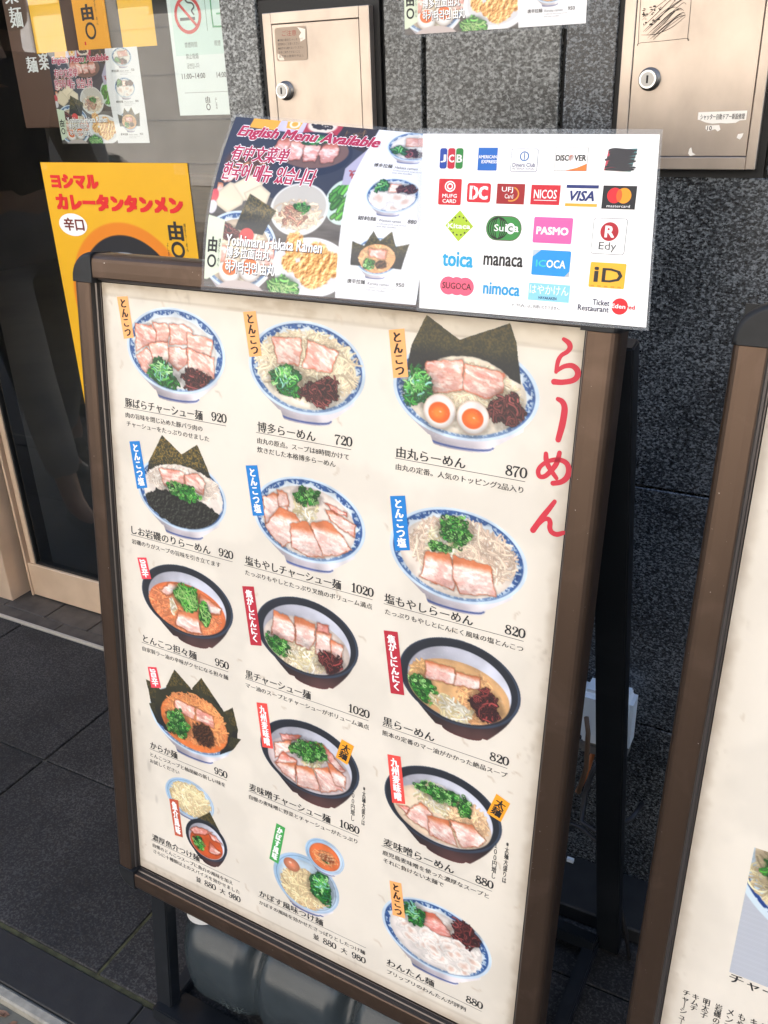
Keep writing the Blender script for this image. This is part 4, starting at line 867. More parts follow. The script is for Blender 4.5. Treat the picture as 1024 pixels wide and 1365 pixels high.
pr.poly([(10, 14.5), (25, 14), (27, 19), (24, 21), (21, 18.5), (13, 20.5), (10, 18)], lw, .25); pr.box('10', 12, 15, 17, 19.5, K, .3, off=.02)
pr.poly([(-4, 38), (-2, 44), (2, 46), (-4, 48), (-7, 45), (-6, 40)], lw, .25); pr.poly([(47, 24), (53, 23), (52, 27), (50, 30), (46, 28)], lw, .25)
pr.build('print', M_print, lb)

# ================================================================== the picture sheet (used on the board, the wall and the window)
def paint_sheet():
    c = Canvas(0, 0, 257.6, 184, .4, (.16, .17, .23)); X, Y = c.X, c.Y; c.A[:] = 1
    c.put(sst(-.1, .1, Y-95+8*np.sin(X*.03)), col(.30, .28, .27)+(fbm(X*.15, Y, 3, 3)*.16)[..., None]-.06)
    c.put(sst(1, 0, poly_sd(X, Y, [(24, 0), (57, 0), (55, 12), (22, 11)])), col(.97, .68, .16)); c.put(sst(1, 0, poly_sd(X, Y, [(57, 0), (88, 0), (86, 13), (55, 12)])), col(.83, .80, .90))
    c.put(sst(1, 0, poly_sd(X, Y, [(65, 0), (82, 0), (80, 9), (66, 8)])), col(.97, .70, .20)); c.ring_ = None
    c.put(sst(1.6, .4, np.abs(c.ell(74, 3, 5, 4)-1)*4), col(.98, .95, .9))
    c.put(sst(1, 0, poly_sd(X, Y, [(88, 0), (130, 0), (126, 12), (87, 16)])), col(.70, .16, .22)); c.put(c.emask(106, 2, 17, 9, 1), col(.93, .88, .82)); 
    c.tangle(106, 3, 13, 4, 14, 9, 2.2, [(.12, .08, .08)], .8)
    c.put(sst(1, 0, poly_sd(X, Y, [(130, 0), (168, 0), (166, 30), (128, 18)])), col(.15, .10, .09)); c.tangle(150, 12, 16, 10, 30, 7, 1.2, [(.55, .40, .2), (.35, .22, .12)], 1)
    # dark pot with pork
    c.put(c.emask(106, 36, 46, 26, .6), col(.09, .11, .19)); c.put(c.emask(106, 33, 41, 20, .6), col(.45, .32, .28))
    for x in (72, 88, 106, 126): w = c.sub(x-18, 5, x+20, 60); w.pork([(x-9, 22), (x+4, 20), (x+10, 30), (x+7, 45), (x-6, 46), (x-12, 34)], 'red')
    c.shred(106, 20, 16, 6)
    c.put(c.emask(35, 52, 28, 18, 3), col(.35, .20, .14)); c.tangle(36, 52, 26, 16, 60, 14, 3.5, [(.55, .32, .2), (.75, .5, .35), (.3, .17, .12)], .8)
    for p in ([(8, 62), (22, 58), (28, 70), (14, 76), (6, 72)], [(4, 76), (12, 78), (14, 92), (4, 96)]): w = c.sub(0, 50, 40, 100); w.pork(p, 'roast')
    # tofu, tomato, nori
    for p, k in (([(6, 88), (20, 76), (44, 80), (40, 98), (24, 108), (8, 100)], .93), ([(24, 78), (44, 66), (60, 74), (58, 88), (42, 94)], .98), ([(40, 86), (58, 76), (72, 84), (70, 96), (50, 100)], .95)):
        d = poly_sd(X, Y, p); c.put(sst(1, 0, d), col(1., .93, .80)*k*(1-.12*sst(-3, 0, d))[..., None])
    c.put(c.emask(3, 91, 6, 7, .6), col(.85, .30, .33)); c.put(c.emask(3, 103, 6, 7, .6), col(.88, .86, .88))
    # bean bowl, soy bowl
    c.put(c.emask(160, 86, 22, 25, .6), col(.80, .88, .84)); c.tangle(160, 86, 19, 21, 22, 24, 5, [(.24, .50, .16), (.34, .62, .22)], .3, .5, 1.2, 2.2, .5)
    c.put(sst(1, 0, poly_sd(X, Y, [(150, 50), (170, 20), (172, 66), (152, 68)])), col(.72, .70, .80)); c.tangle(160, 52, 4, 12, 6, 9, 1.4, [(.75, .2, .2)], .8)
    c.put(c.emask(110, 98, 34, 28, .6), col(.90, .90, .88)); c.put(c.emask(110, 96, 31, 24, .6), col(.78, .76, .72)); c.noodles(110, 104, 27, 15, (.92, .82, .70)); c.tangle(104, 106, 18, 10, 40, 9, 2.4, [(.72, .5, .42), (.85, .68, .55)], 1)
    c.rings(113, 96, 10, 5)
    # big blue bowl
    D = dict(e=(42, 145, 50, 40), kind='blue', soup=(.80, .72, .62), ops=[('noodles', (44, 150, 38, 24)), ('kik', (30, 128, 14, 8)), ('nori', [(48, 86), (84, 102), (72, 128), (36, 124)], .9), ('pork', [(60, 138), (88, 132), (90, 156), (64, 160)], 'pink'),
        ('resoup', (52, 130, 9, 8), (.90, .28, .28)), ('egg', (34, 166, 15, 13, 34, 163)), ('egg', (60, 163, 14, 13, 60, 160)), ('pork', [(14, 140), (30, 142), (26, 158), (12, 156)], 'pink')])
    run_ops(c, D)
    c.put(sst(1, 0, poly_sd(X, Y, [(0, 112), (22, 116), (20, 168), (4, 176), (0, 176)])), col(.86, .91, .80)*np.ones(3))
    # fried chicken on white plate
    c.put(c.emask(134, 156, 46, 30, .6), col(.94, .94, .95)); c.put(c.emask(134, 154, 40, 25, 1), col(.86, .86, .88))
    for x, y, r, q_ in ((112, 136, 12, 14), (108, 152, 9, 10), (140, 148, 20, 17), (138, 166, 16, 12), (156, 152, 12, 14), (124, 160, 10, 10)):
        m = sst(1.08, .92, c.ell(x, y, r, q_)+.5*(fbm(X, Y, 5, 33)-.5)); h, g = c.relief(4, 44); c.put(m, np.clip(col(.93, .66, .34)+g[..., None]*.35, 0, 1))
    c.leafy(102, 177, 20, 11)
    c.put(c.emask(48, 190, 34, 15, .6), col(.78, .72, .70))
    # white strip at the right
    c.put(sst(1, 0, poly_sd(X, Y, [(170, -2), (260, -2), (260, 190), (168, 190), (160, 70)])), col(.97, .97, .98))
    for D in (dict(e=(212, 17, 27, 17.5), kind='blue', soup=(.95, .93, .90), ops=[('pork', [(202, 8), (228, 6), (230, 16), (204, 18)], 'pink'), ('shred', (200, 23, 9, 6)), ('kik', (215, 26, 9, 6))]),
              dict(e=(209, 75, 28, 19), kind='blue', soup=(.93, .92, .93), ops=[('wonton', (209, 80, 22, 12)), ('shred', (196, 66, 9, 6)), ('pork', [(203, 62), (215, 62), (217, 71), (204, 72)], 'pink'), ('kik', (223, 67, 10, 6))]),
              dict(e=(208, 139, 25, 19), kind='blue', soup=(.93, .62, .38), ops=[('nori', [(199, 114), (208, 124), (219, 113), (226, 128), (240, 124), (236, 150), (180, 150), (178, 126), (192, 130)], .6), ('resoup', (208, 141, 20, 14), (.94, .68, .45)), ('noodles', (208, 141, 18, 12), (.95, .72, .5)), ('pork', [(198, 132), (218, 133), (217, 141), (199, 140)], 'pink'), ('rings', (200, 147, 7, 5)), ('mince', (214, 147, 7, 5))])):
        w = c.sub(D['e'][0]-34, D['e'][1]-30, D['e'][0]+34, D['e'][1]+30); run_ops(w, D)
    c.C[...] = c.C+(1-c.C)*.05
    return c
SHEET_CV = paint_sheet()
MAG = lin((.70, .17, .32))
def sheet_text(p):
    def halo(t, u0, v0, u1, v1, sh, off):
        for du, dv, w in ((-1.1, 0, .30), (1.1, 0, .33), (0, -1.1, .36), (0, 1.1, .39)): p.box(t, u0+du, v0+dv, u1+du, v1+dv, WHT, w, shear=sh, off=off)
        p.box(t, u0, v0, u1, v1, MAG, .5, shear=sh, off=off*1.4, bold=.6)
    halo('English Menu Available', 11, 10.5, 176, 26, .25, .02)
    halo('有中文菜单', 12, 33, 81, 51, .15, .01); halo('한국어 메뉴 있습니다', 8, 54, 120, 73, .15, .01)
    for t_, q_ in (('Yoshimaru Hakata Ramen', (27, 130, 145, 141)), ('博多拉面由丸', (28, 142, 84, 153)), ('하카타라면 由丸', (28, 156, 91, 168))): p.box(t_, q_[0]+.7, q_[1]+.7, q_[2]+.7, q_[3]+.7, lin((.30, .26, .24)), .2, off=.035)
    p.box('Yoshimaru Hakata Ramen', 27, 130, 145, 141, WHT, .35, off=.02); p.box('博多拉面由丸', 28, 142, 84, 153, WHT, .35, off=.015); p.box('하카타라면 由丸', 28, 156, 91, 168, WHT, .35, off=.015)
    p.box('由', 4, 134, 15, 149, K, .4, off=.03); p.ring(9.5, 158, 6, 6.5, 2.2, K, .4)
    p.box('博多らーめん'.replace('ー', '｜') and '博\n多\nら\n｜\nめ\nん', 17, 135, 20, 163, K, .4)
    for v, a, b, pz in ((42, '博多拉麺', 'Hakata ramen', '720'), (101, '銀鈍麺', 'Wonton ramen', '880'), (165, '唐辛拉麺', 'Karaka ramen', '950')):
        p.box(a, 179, v-1.5, 199, v+3, K, .3, off=.01); p.box(b, 202, v, 226, v+3, lin((.35, .35, .38)), .3, shear=.1); p.box(pz, 233, v-1.5, 242, v+2.5, K, .3, off=.015)
        p.box('Traditional pork soup served', 201, v+4.5, 232, v+6.3, lin((.5, .5, .52)), .3); p.box('with thin noodles', 201, v+7, 222, v+8.8, lin((.5, .5, .52)), .3)
def add_sheet(root, fmap, film=True):
    g = grid_print('picture_print', SHEET_CV, fmap, M_lam, root, .1, full=True)
    p = Print(fmap); sheet_text(p); p.build('lettering', M_print, root)
    if film:
        V = []; n = 14
        for j in range(n+1):
            for i in range(n+1): V.append(fmap(-3.5+265*i/n, -3.5+191.5*j/n, -.3))
        mesh_obj('laminate_film', V, [(j*(n+1)+i, (j+1)*(n+1)+i, (j+1)*(n+1)+i+1, j*(n+1)+i+1) for j in range(n) for i in range(n)], M_film, root)
# ================================================================== A-FRAME SIGN
def bar_profile():   # (distance outward from the poster edge, height)
    return [(0, -4), (0, 1.0), (1.0, 1.2), (1.8, 5.5), (3.6, 6.2), (4.2, 12.4), (5.5, 13.6), (12, 14), (22, 14), (25.5, 13.4), (28.2, 11.8), (30.2, 9.0), (31.2, 5.5), (31.5, 2), (31.5, -17), (2, -17)]
def make_frame(root):
    Q = bar_profile()
    W_, H_ = 574, 821
    def bar(name, side, a0, a1, kl=None):
        V = []; n = len(Q)
        for t in (a0, a1):
            for o, w in Q:
                V.append({'l': bl(-o, t, w), 'r': bl(W_+o, t, w), 't': bl(t, -o, w), 'b': bl(t, H_+o, w)}[side])
        F = [tuple(range(n)), tuple(range(2*n-1, n-1, -1))]+[(i, n+i, n+(i+1) % n, (i+1) % n) for i in range(n)]
        o = mesh_obj(name, V, F, [M_frame, M_lip, M_groove], root)
        bm = bmesh.new(); bm.from_mesh(o.data); bmesh.ops.recalc_face_normals(bm, faces=bm.faces[:])
        bm.faces.ensure_lookup_table()
        for i in range(n):
            f = bm.faces[2+i]; f.material_index = 1 if i in (1, 3) else (2 if i in (2, 4) else 0)
        bm.to_mesh(o.data); bm.free(); return o
    bar('frame_rail', 'l', 1.6, H_-1.6); bar('frame_rail', 'r', 1.6, H_-1.6); bar('frame_rail', 't', 1.6, W_-1.6); bar('frame_rail', 'b', 1.6, W_-1.6)
    # rounded black corner caps
    for sx, sy in ((0, 0), (1, 0), (0, 1), (1, 1)):
        r = 30; P = [(1.5, 1.5), (-32.5, 1.5)]
        for k in range(9): t = math.radians(180+90*k/8); P.append((-32.5+r+r*math.cos(t), -32.5+r+r*math.sin(t)))
        P += [(1.5, -32.5)]
        bm = bmesh.new(); R4 = []; n = len(P)
        for ins, w in ((0, -17), (0, 8.5), (1.2, 12), (3.0, 14.4), (5.5, 15.2)):
            k = 1-ins/32; ring = []
            for a, b in P:
                a2 = -2.5+(a+2.5)*k; b2 = -2.5+(b+2.5)*k
                ring.append(bm.verts.new(bl(a2 if sx == 0 else W_-a2, b2 if sy == 0 else H_-b2, w)))
            R4.append(ring)
        bm.faces.new(R4[0]); bm.faces.new(R4[-1][::-1])
        for A, B in zip(R4, R4[1:]):
            for i in range(n):
                if i == n-1 and (A[i].co-A[0].co).length < 1e-7: continue
                f = bm.faces.new((A[i], B[i], B[(i+1) % n], A[(i+1) % n])); f.smooth = 0 < i < n-1
        bm_obj('corner_cap', bm, M_blackp, root)
    a = bl(-30, -28, -17.5); b = bl(604, 850, -21); box('back_panel', a.x, b.x, b.y, a.y, b.z, a.z, M_blackp, root)
    # stand
    for u in (8, 566):
        rbar('front_leg', bl(u, 850, -33), bl(u, VG-1, -33), .030, .022, M_blacks, root)
        rbar('side_bar', bl(u, VG-16, -44), W2B(P0+BH*(u/1000)+Vector((0, .300, -1.30+.191+.016))), .022, .022, M_blacks, root, up=(0, 1, 0))
    for u in (-16, 590):
        top = bl(u, 15, -40); foot = W2B(Vector(((P0+BH*(u/1000)).x+.0, 1.062, GZ+.002)))
        rbar('rear_leg', top, foot, .036, .020, M_blacks, root)
        tube('hinge_bolt', [bl(u, 22, -52), bl(u, 22, -20)], .006, M_lip, root)
    rbar('cross_bar', bl(-4, VG-12, -33), bl(578, VG-12, -33), .022, .05, M_blacks, root, up=(0, 1, 0))
    f0 = W2B(Vector((P0.x-.0, 1.05, GZ+.03))); f1 = W2B(Vector((P0.x+.574, 1.05-.018, GZ+.03)))
    rbar('cross_bar', f0, f1, .022, .022, M_blacks, root, up=(0, 1, 0))
SIGN = empty('a_frame_sign', mw=board_matrix())
tag(SIGN, 'brown A-frame menu sign full of ramen bowl pictures standing in front of the door', 'sign board', 'brown A-frame sign boards on the pavement')
make_frame(SIGN)
SIGN2 = SIGN.copy(); COL.objects.link(SIGN2); SIGN2.matrix_world = board_matrix(.7255)
SIGN2['label'] = 'second brown A-frame sign cut off at the right edge with mostly blank cream sheet'
for ch in list(SIGN.children):
    c_ = ch.copy(); COL.objects.link(c_); c_.parent = SIGN2
PAPER = (.955, .925, .87)
def paper_sheet(root, seed):
    c = Canvas(0, 0, 574, 821, 1.0, PAPER); c.A[:] = 1; X, Y = c.X, c.Y
    c.C *= (1-.035*sst(.45, .7, fbm(X, Y, 60, seed, 4)))[..., None]
    ed = np.minimum(np.minimum(X, 574-X), np.minimum(Y, 821-Y))
    g = sst(14, 0, ed+9*(fbm(X, Y, 11, seed+3, 4)-.5))*.30*(.4+1.2*fbm(X, Y, 45, seed+4, 2))+sst(45, 0, ed)*.07
    c.put(np.clip(g, 0, 1), col(.55, .47, .38))
    sp = sst(.66, .80, fbm(X, Y, 4, seed+5, 4))*sst(30, 0, ed)*.30*sst(.45, .6, fbm(X, Y, 60, seed+6, 2)); c.put(sp, col(.45, .38, .31))
    # wrinkled overlap strip along the top and a crease at the bottom
    tl = 14+.012*X; m = sst(.8, 0, Y-tl); c.put(m*.30, col(.80, .74, .64)); c.put(sst(1.6, .2, np.abs(Y-tl))*.35, col(.62, .56, .48))
    c.put(sst(.52, .75, fbm(X*.5, Y*1.5, 16, seed+8, 4))*m*.30, col(.62, .53, .42))
    b2 = 806-.004*X; c.put(sst(1.6, .2, np.abs(Y-b2))*.4, col(.60, .54, .46)); c.put(sst(.0, 1, Y-b2)*.18, col(.70, .62, .52))
    # fibres and small marks in the washi-like paper
    r = np.random.RandomState(seed)
    for k in range(70):
        x, y, a = r.rand()*574, r.rand()*821, r.rand()*6.28; L = 3+9*r.rand()
        c.strand([(x, y), (x+L*.5*math.cos(a), y+L*.5*math.sin(a)), (x+L*math.cos(a+.5), y+L*math.sin(a+.5))], 1.1, col(.86, .80, .72), .97, 1.0)
    if seed == 1:
        for x, y, s_ in ((30, 640, 14), (40, 690, 10), (18, 560, 7)): c.put(sst(1, .3, c.ell(x, y, s_*.35, s_))*.18, col(.45, .42, .40))
    return grid_print('menu_sheet', c, bl, M_cover, root, .3, full=True, label='cream paper menu sheet with grubby edges')
SH1 = paper_sheet(SIGN, 1); SH2 = paper_sheet(SIGN2, 2)

# ------------------------------------------------ digits with thick uprights and thin crossings
DG = {
 '0': [([(.27, .02), (.10, .18), (.05, .5), (.10, .82), (.27, .98)], [.05, .12, .16, .12, .05]), ([(.27, .02), (.44, .18), (.49, .5), (.44, .82), (.27, .98)], [.05, .12, .16, .12, .05])],
 '1': [([(.30, .04), (.30, .96)], [.15, .15]), ([(.12, .18), (.22, .13), (.30, .03)], [.04, .06, .1]), ([(.12, .975), (.48, .975)], [.05, .05])],
 '2': [([(.12, .26), (.10, .14), (.26, .03), (.44, .14), (.44, .34), (.28, .60), (.07, .93)], [.15, .05, .05, .12, .16, .08, .05]), ([(.07, .91), (.28, .90), (.48, .93), (.50, .76)], [.08, .14, .13, .04])],
 '5': [([(.12, .05), (.12, .48)], [.06, .05]), ([(.12, .07), (.44, .07)], [.13, .12]), ([(.12, .48), (.28, .38), (.46, .50), (.47, .74), (.34, .94), (.18, .96), (.08, .82)], [.04, .05, .12, .16, .08, .05, .14])],
 '7': [([(.05, .22), (.08, .08), (.48, .08)], [.05, .10, .12]), ([(.48, .08), (.32, .40), (.22, .70), (.22, .96)], [.05, .08, .13, .15])],
 '8': [([(.27, .03), (.11, .14), (.13, .34), (.30, .48), (.46, .64), (.46, .86), (.27, .97), (.08, .86), (.08, .64), (.24, .50), (.40, .36), (.43, .14), (.27, .03)], [.05, .10, .13, .12, .13, .12, .05, .12, .12, .06, .08, .10, .05])],
 '9': [([(.44, .34), (.28, .56), (.10, .50), (.06, .28), (.14, .08), (.27, .03), (.42, .12), (.48, .40), (.42, .74), (.26, .95), (.12, .93), (.12, .82)], [.04, .05, .12, .15, .10, .05, .10, .16, .14, .07, .06, .13])]}
def digits(p, s, u1, vb, h, c=K, w=.4, cw=.60):
    cwid = h*cw; u = u1-cwid*len(s)
    for ch in s:
        for pts, ws in DG[ch]:
            p.stroke([(u+x*h*cw/.56, vb-h+y*h) for x, y in pts], [q*h*1.3+.12 for q in ws], c, w); w += .02
        u += cwid

TAGC = dict(o=lin((.98, .70, .43)), b=lin((.03, .49, .80)), r=lin((.91, .27, .33)), d=lin((.72, .16, .23)), v=lin((.93, .31, .28)), n=lin((.77, .35, .24)), g=lin((.27, .66, .33)), y=lin((.97, .65, .16)))
INFO = {
 1: ('とんこつ', 'o', '豚ばらチャーシュー麺', '920', ['肉の旨味を閉じ込めた豚バラ肉の', 'チャーシューをたっぷりのせました'], 'blue rimmed bowl covered with pale pork slices'),
 2: ('とんこつ', 'o', '博多らーめん', '720', ['由丸の原点。スープは8時間かけて', '炊きだした本格博多らーめん'], 'blue rimmed bowl with two pork slices and dark mushrooms'),
 3: ('とんこつ', 'o', '由丸らーめん', '870', ['由丸の定番。人気のトッピング2品入り'], 'blue rimmed bowl with two egg halves and tall seaweed sheets'),
 4: ('とんこつ塩', 'b', 'しお岩磯のりらーめん', '920', ['岩磯のりがスープの旨味を引き立てます'], 'bowl filled with black rock seaweed'),
 5: ('とんこつ塩', 'b', '塩もやしチャーシュー麺', '1020', ['たっぷりもやしとたっぷり叉焼のボリューム満点'], 'blue rimmed bowl ringed with large roast pork slices'),
 6: ('とんこつ塩', 'b', '塩もやしらーめん', '820', ['たっぷりもやしとにんにく風味の塩とんこつ'], 'blue rimmed bowl with bean sprouts and two pork slices in front'),
 7: ('旨辛', 'r', 'とんこつ担々麺', '950', ['自家製ラー油の辛味がクセになる担々麺'], 'black bowl of orange soup with green herbs'),
 8: ('焦がしにんにく', 'd', '黒チャーシュー麺', '1020', ['マー油のスープとチャーシューがボリューム満点'], 'black bowl with a row of thick pork slices'),
 9: ('焦がしにんにく', 'd', '黒らーめん', '820', ['熊本の定番のマー油がかかった絶品スープ'], 'black bowl with two pork slices and a dark mushroom heap'),
 10: ('旨辛', 'r', 'からか麺', '950', ['とんこつスープと柚胡椒の新しい味を', 'お試しください'], 'bowl of orange soup ringed with seaweed points'),
 11: ('九州麦味噌', 'v', '麦味噌チャーシュー麺', '1080', ['自慢の麦味噌に野菜とチャーシューがたっぷり'], 'black bowl ringed with pork around green onion'),
 12: ('九州麦味噌', 'v', '麦味噌らーめん', '880', ['鹿児島麦味噌を使った濃厚なスープと', 'それに負けない太麺で'], 'black bowl with three pork slices below green onion'),
 13: ('魚介風味', 'n', '濃厚魚介つけ麺', None, ['自慢のとんこつスープに魚介の風味を加え', 'さらに十種類以上のスパイスを効かせました'], 'pale bowl of noodles with a small black soup bowl'),
 14: ('かぼす風味', 'g', 'かぼす風味つけ麺', None, ['かぼすの風味を効かせたさっぱりとしたつけ麺'], 'pale bowl of noodles with a brown egg and a small soup bowl'),
 15: ('とんこつ', 'o', 'わんたん麺', '880', ['プリップリのわんたんが評判'], 'blue rimmed bowl filled with wontons')}
for k, D in DISH.items():
    tg, tc_, nm, pz, ds, lbl = INFO[k]
    cv = paint_dish(D)
    grid_print('dish_picture', cv, bl, M_cover, SH1, .45, paper=PAPER, label=lbl)
    p = Print(bl); ulv = (D['ul'][0][1]+D['ul'][1][1])/2; u0, u1 = D['ul'][0][0], D['ul'][1][0]
    p.rect(u0, ulv-.28, u1, ulv+.28, lin((.25, .24, .24)), .5)
    em = 12.2 if k < 13 else 11.2
    p.text(nm, D['name'][0][0]+.4, ulv-2.2, em, K, .5, D['name'][1][0]-.4, bold=.55, off=.006)
    if pz: digits(p, pz, u1+1.2, ulv-3.0, 10.2, K, .5, .70 if len(pz) == 3 else .70)
    else:
        p.text('並', D['price'][0][0], 797.5 if k == 13 else 797.5, 10, K, .5, bold=.5); p.text('大', D['price'][0][0]+42, 797.5, 10, K, .5, bold=.5)
        digits(p, '880', D['price'][0][0]+35, 798, 9.3, K, .5, .72); digits(p, '980', D['price'][1][0]-.5, 798, 9.3, K, .5, .72)
    for j, s in enumerate(ds):
        d = D['d1'] if j == 0 else D['d2']
        p.text(s, d[0][0], ulv+11.2+j*10.3 if k != 13 else ulv+10.5+j*9.9, 7.1, lin((.17, .16, .16)), .5, d[1][0], bold=.28, off=.004)
    if 'note' in D:
        (a, b), (c0, c1) = D['note']
        p.quad('※太麺大盛りは', [(a-4.2, b), (a+1.2, b), (a+1.2, c1+1), (a-4.2, c1+1)], K, .5, vertical=True, m=(.05, .0), bold=.3)
        p.quad('１００円増し', [(c0-4.6, b+6), (c0+1.2, b+6), (c0+1.2, c1+1), (c0-4.6, c1+1)], K, .5, vertical=True, m=(.05, .0), bold=.3)
    p.build('caption', M_print, SH1)
    p = Print(bl); p.poly(D['tag'], TAGC[tc_], .7)
    p.quad(tg, D['tag'], (lin((.17, .10, .08)) if tc_ == 'o' else WHT), .8, vertical=True, m=(.22, .06) if len(tg) > 2 else (.18, .08), bold=.95, off=.012)
    p.build('flavour_tag', M_print, SH1)
    if 'tag2' in D:
        p = Print(bl); p.poly(D['tag2'], TAGC['y'], .7); p.quad('太麺', D['tag2'], K, .8, vertical=True, m=(.17, .12), bold=.6, off=.01); p.build('noodle_tag', M_print, SH1)
# red brush title down the right side
RED = lin((.80, .17, .25)); p = Print(bl)
p.stroke([(554.8, 12.0), (559.6, 14.8), (561.2, 18.6), (559.0, 22.5), (554.2, 26.1), (551.6, 31.7), (550.8, 41)], [3.4, 4.8, 4.8, 4.0, 3.7, 4.2, 3.4], RED, .5)
p.stroke([(551.2, 40.0), (557.5, 35.4), (564.6, 34.0), (569.6, 37.2), (570.4, 42.2), (566.5, 46.6), (557.5, 49.3), (549.7, 49.8)], [3.4, 4.0, 4.8, 5.5, 5.3, 4.8, 4.8, 5.3], RED, .6)
p.stroke([(554.8, 64.6), (558.4, 66.0), (561.0, 69.3), (561.9, 75), (561.0, 87.3), (558.7, 101)], [4.0, 5.0, 5.5, 6.1, 6.3, 5.3], RED, .5)
p.stroke([(548.6, 115.6), (549.4, 121), (552.5, 127.5), (560.6, 136.6)], [4.2, 5.3, 5.0, 4.0], RED, .5)
p.stroke([(561.2, 112.6), (559.5, 122.5), (555, 130.5), (549.5, 136.8), (544.6, 137.6), (542.8, 133), (545.2, 127.5), (551.8, 122), (560.8, 119.2), (568.2, 121), (571.4, 127), (570.2, 134.2), (565.2, 139.4), (557.8, 142)], [4.2, 5.0, 4.8, 4.5, 4.5, 4.5, 4.0, 4.0, 4.5, 5.0, 5.5, 5.5, 5.0, 4.8], RED, .6)
p.stroke([(561.2, 158.8), (556.5, 167), (551, 176), (543.0, 190.6)], [4.0, 5.0, 5.5, 5.8], RED, .5)
p.stroke([(546.0, 186.4), (552.2, 178.4), (556.8, 176.8), (558.8, 179.8), (559.0, 185), (561.4, 188.8), (566.5, 189.8), (572.6, 186.8)], [3.4, 4.0, 4.8, 5.0, 5.0, 5.0, 5.0, 4.0], RED, .6)
p.build('brush_title', M_print, SH1, label='red brush title down the right side of the menu')

# second sign: cropped noodle picture and the list under it
cv = Canvas(779-725.5, 447, 180, 146, .4, (.78, .80, .84)); cv.A[:] = 1; X, Y = cv.X, cv.Y
cv.C *= (1-.05*(np.sin(Y*4.2) > .3))[..., None]
cv.put(cv.emask(150, 455, 112, 84, .6), col(.86, .93, .97)); cv.put(cv.emask(150, 452, 104, 74, .6), col(.80, .88, .94))
cv.put(sst(2.2, 1.2, np.abs(cv.ell(150, 454, 104, 77)-1)*76)*sst(.25, .4, fbm(X, Y, 4, 5)), col(.10, .25, .55))
cv.put(cv.emask(150, 447, 95, 64, .6), col(.90, .82, .68)); cv.noodles(150, 470, 90, 45, (.93, .84, .66)); cv.leafy(110, 462, 54, 36); cv.rings(92, 460, 24, 18)
grid_print('dish_picture', cv, bl, M_cover, SH2, .45, paper=PAPER, label='cropped picture of noodles and green onion in a blue bowl', full=True)
p = Print(bl); o_ = 725.5
p.text('チャーシュー麺', 780.5-o_, 602, 12, K, .5, bold=.5, off=.006, sx=1.25)
p.build('caption', M_print, SH2); p = Print(bl)
for u, s, L in ((742.3, 'チャーシュー', 46), (751.2, 'キムチ', 21), (761.6, '明太子', 24), (773.2, '岩磯のり', 33), (784.3, 'メンマ', 26), (794.6, 'もやし', 26), (805.6, 'キクラゲ', 34), (816, '味玉', 17), (826, 'ねぎ', 17), (836, 'のり', 17), (846, '替玉', 17)):
    q_ = 634.5; p.quad(s, [(u-o_, q_), (u+6.6-o_, q_), (u+6.6-o_, q_+L), (u-o_, q_+L)], K, .5, vertical=True, m=(0, 0), bold=.35)
p.build('caption', M_print, SH2)


# ================================================================== laminated sheets on the sign
def patch(BL, BR, TR, TL, W_, H_, sag=0.):
    BL, BR, TR, TL = map(Vector, (BL, BR, TR, TL))
    nrm = (BR-BL).cross(TL-BL).normalized()
    def f(u, v, w):
        s, t = u/W_, v/H_
        p = TL*((1-s)*(1-t))+TR*(s*(1-t))+BR*(s*t)+BL*((1-s)*t)
        return p+nrm*(w/1000+sag*(math.sin(3.14159*max(0, min(1, t)))))
    return f
ES = empty('picture_sheet', mw=board_matrix()); tag(ES, 'laminated sheet announcing a menu in several languages propped on top of the sign', 'menu sheet', 'laminated picture sheets of the shop')
fE = patch(bl(167.6, -6.3, 21), bl(421.7, -6.3, 20), bl(423, -157, -60), bl(162.5, -178, -45), 263, 188, .014)
add_sheet(ES, lambda u, v, w: fE(u+3, v+3, w))
WSP = empty('picture_sheet', (-.602, WY-.001, .2345)); tag(WSP, 'laminated picture sheet taped high on the granite, only its lower half in view', 'menu sheet', 'laminated picture sheets of the shop')
GSP = empty('picture_sheet', (-1.585, GY+.022, .0865)); tag(GSP, 'picture sheet taped inside the glass door above the yellow poster', 'menu sheet', 'laminated picture sheets of the shop')
kS = .244/.257
fW = lambda u, v, w: Vector((u*kS/1000, -(.6+w)/1000, -v*kS*1.0/1000))
for c0 in (WSP, GSP): add_sheet(c0, fW, c0 is WSP)

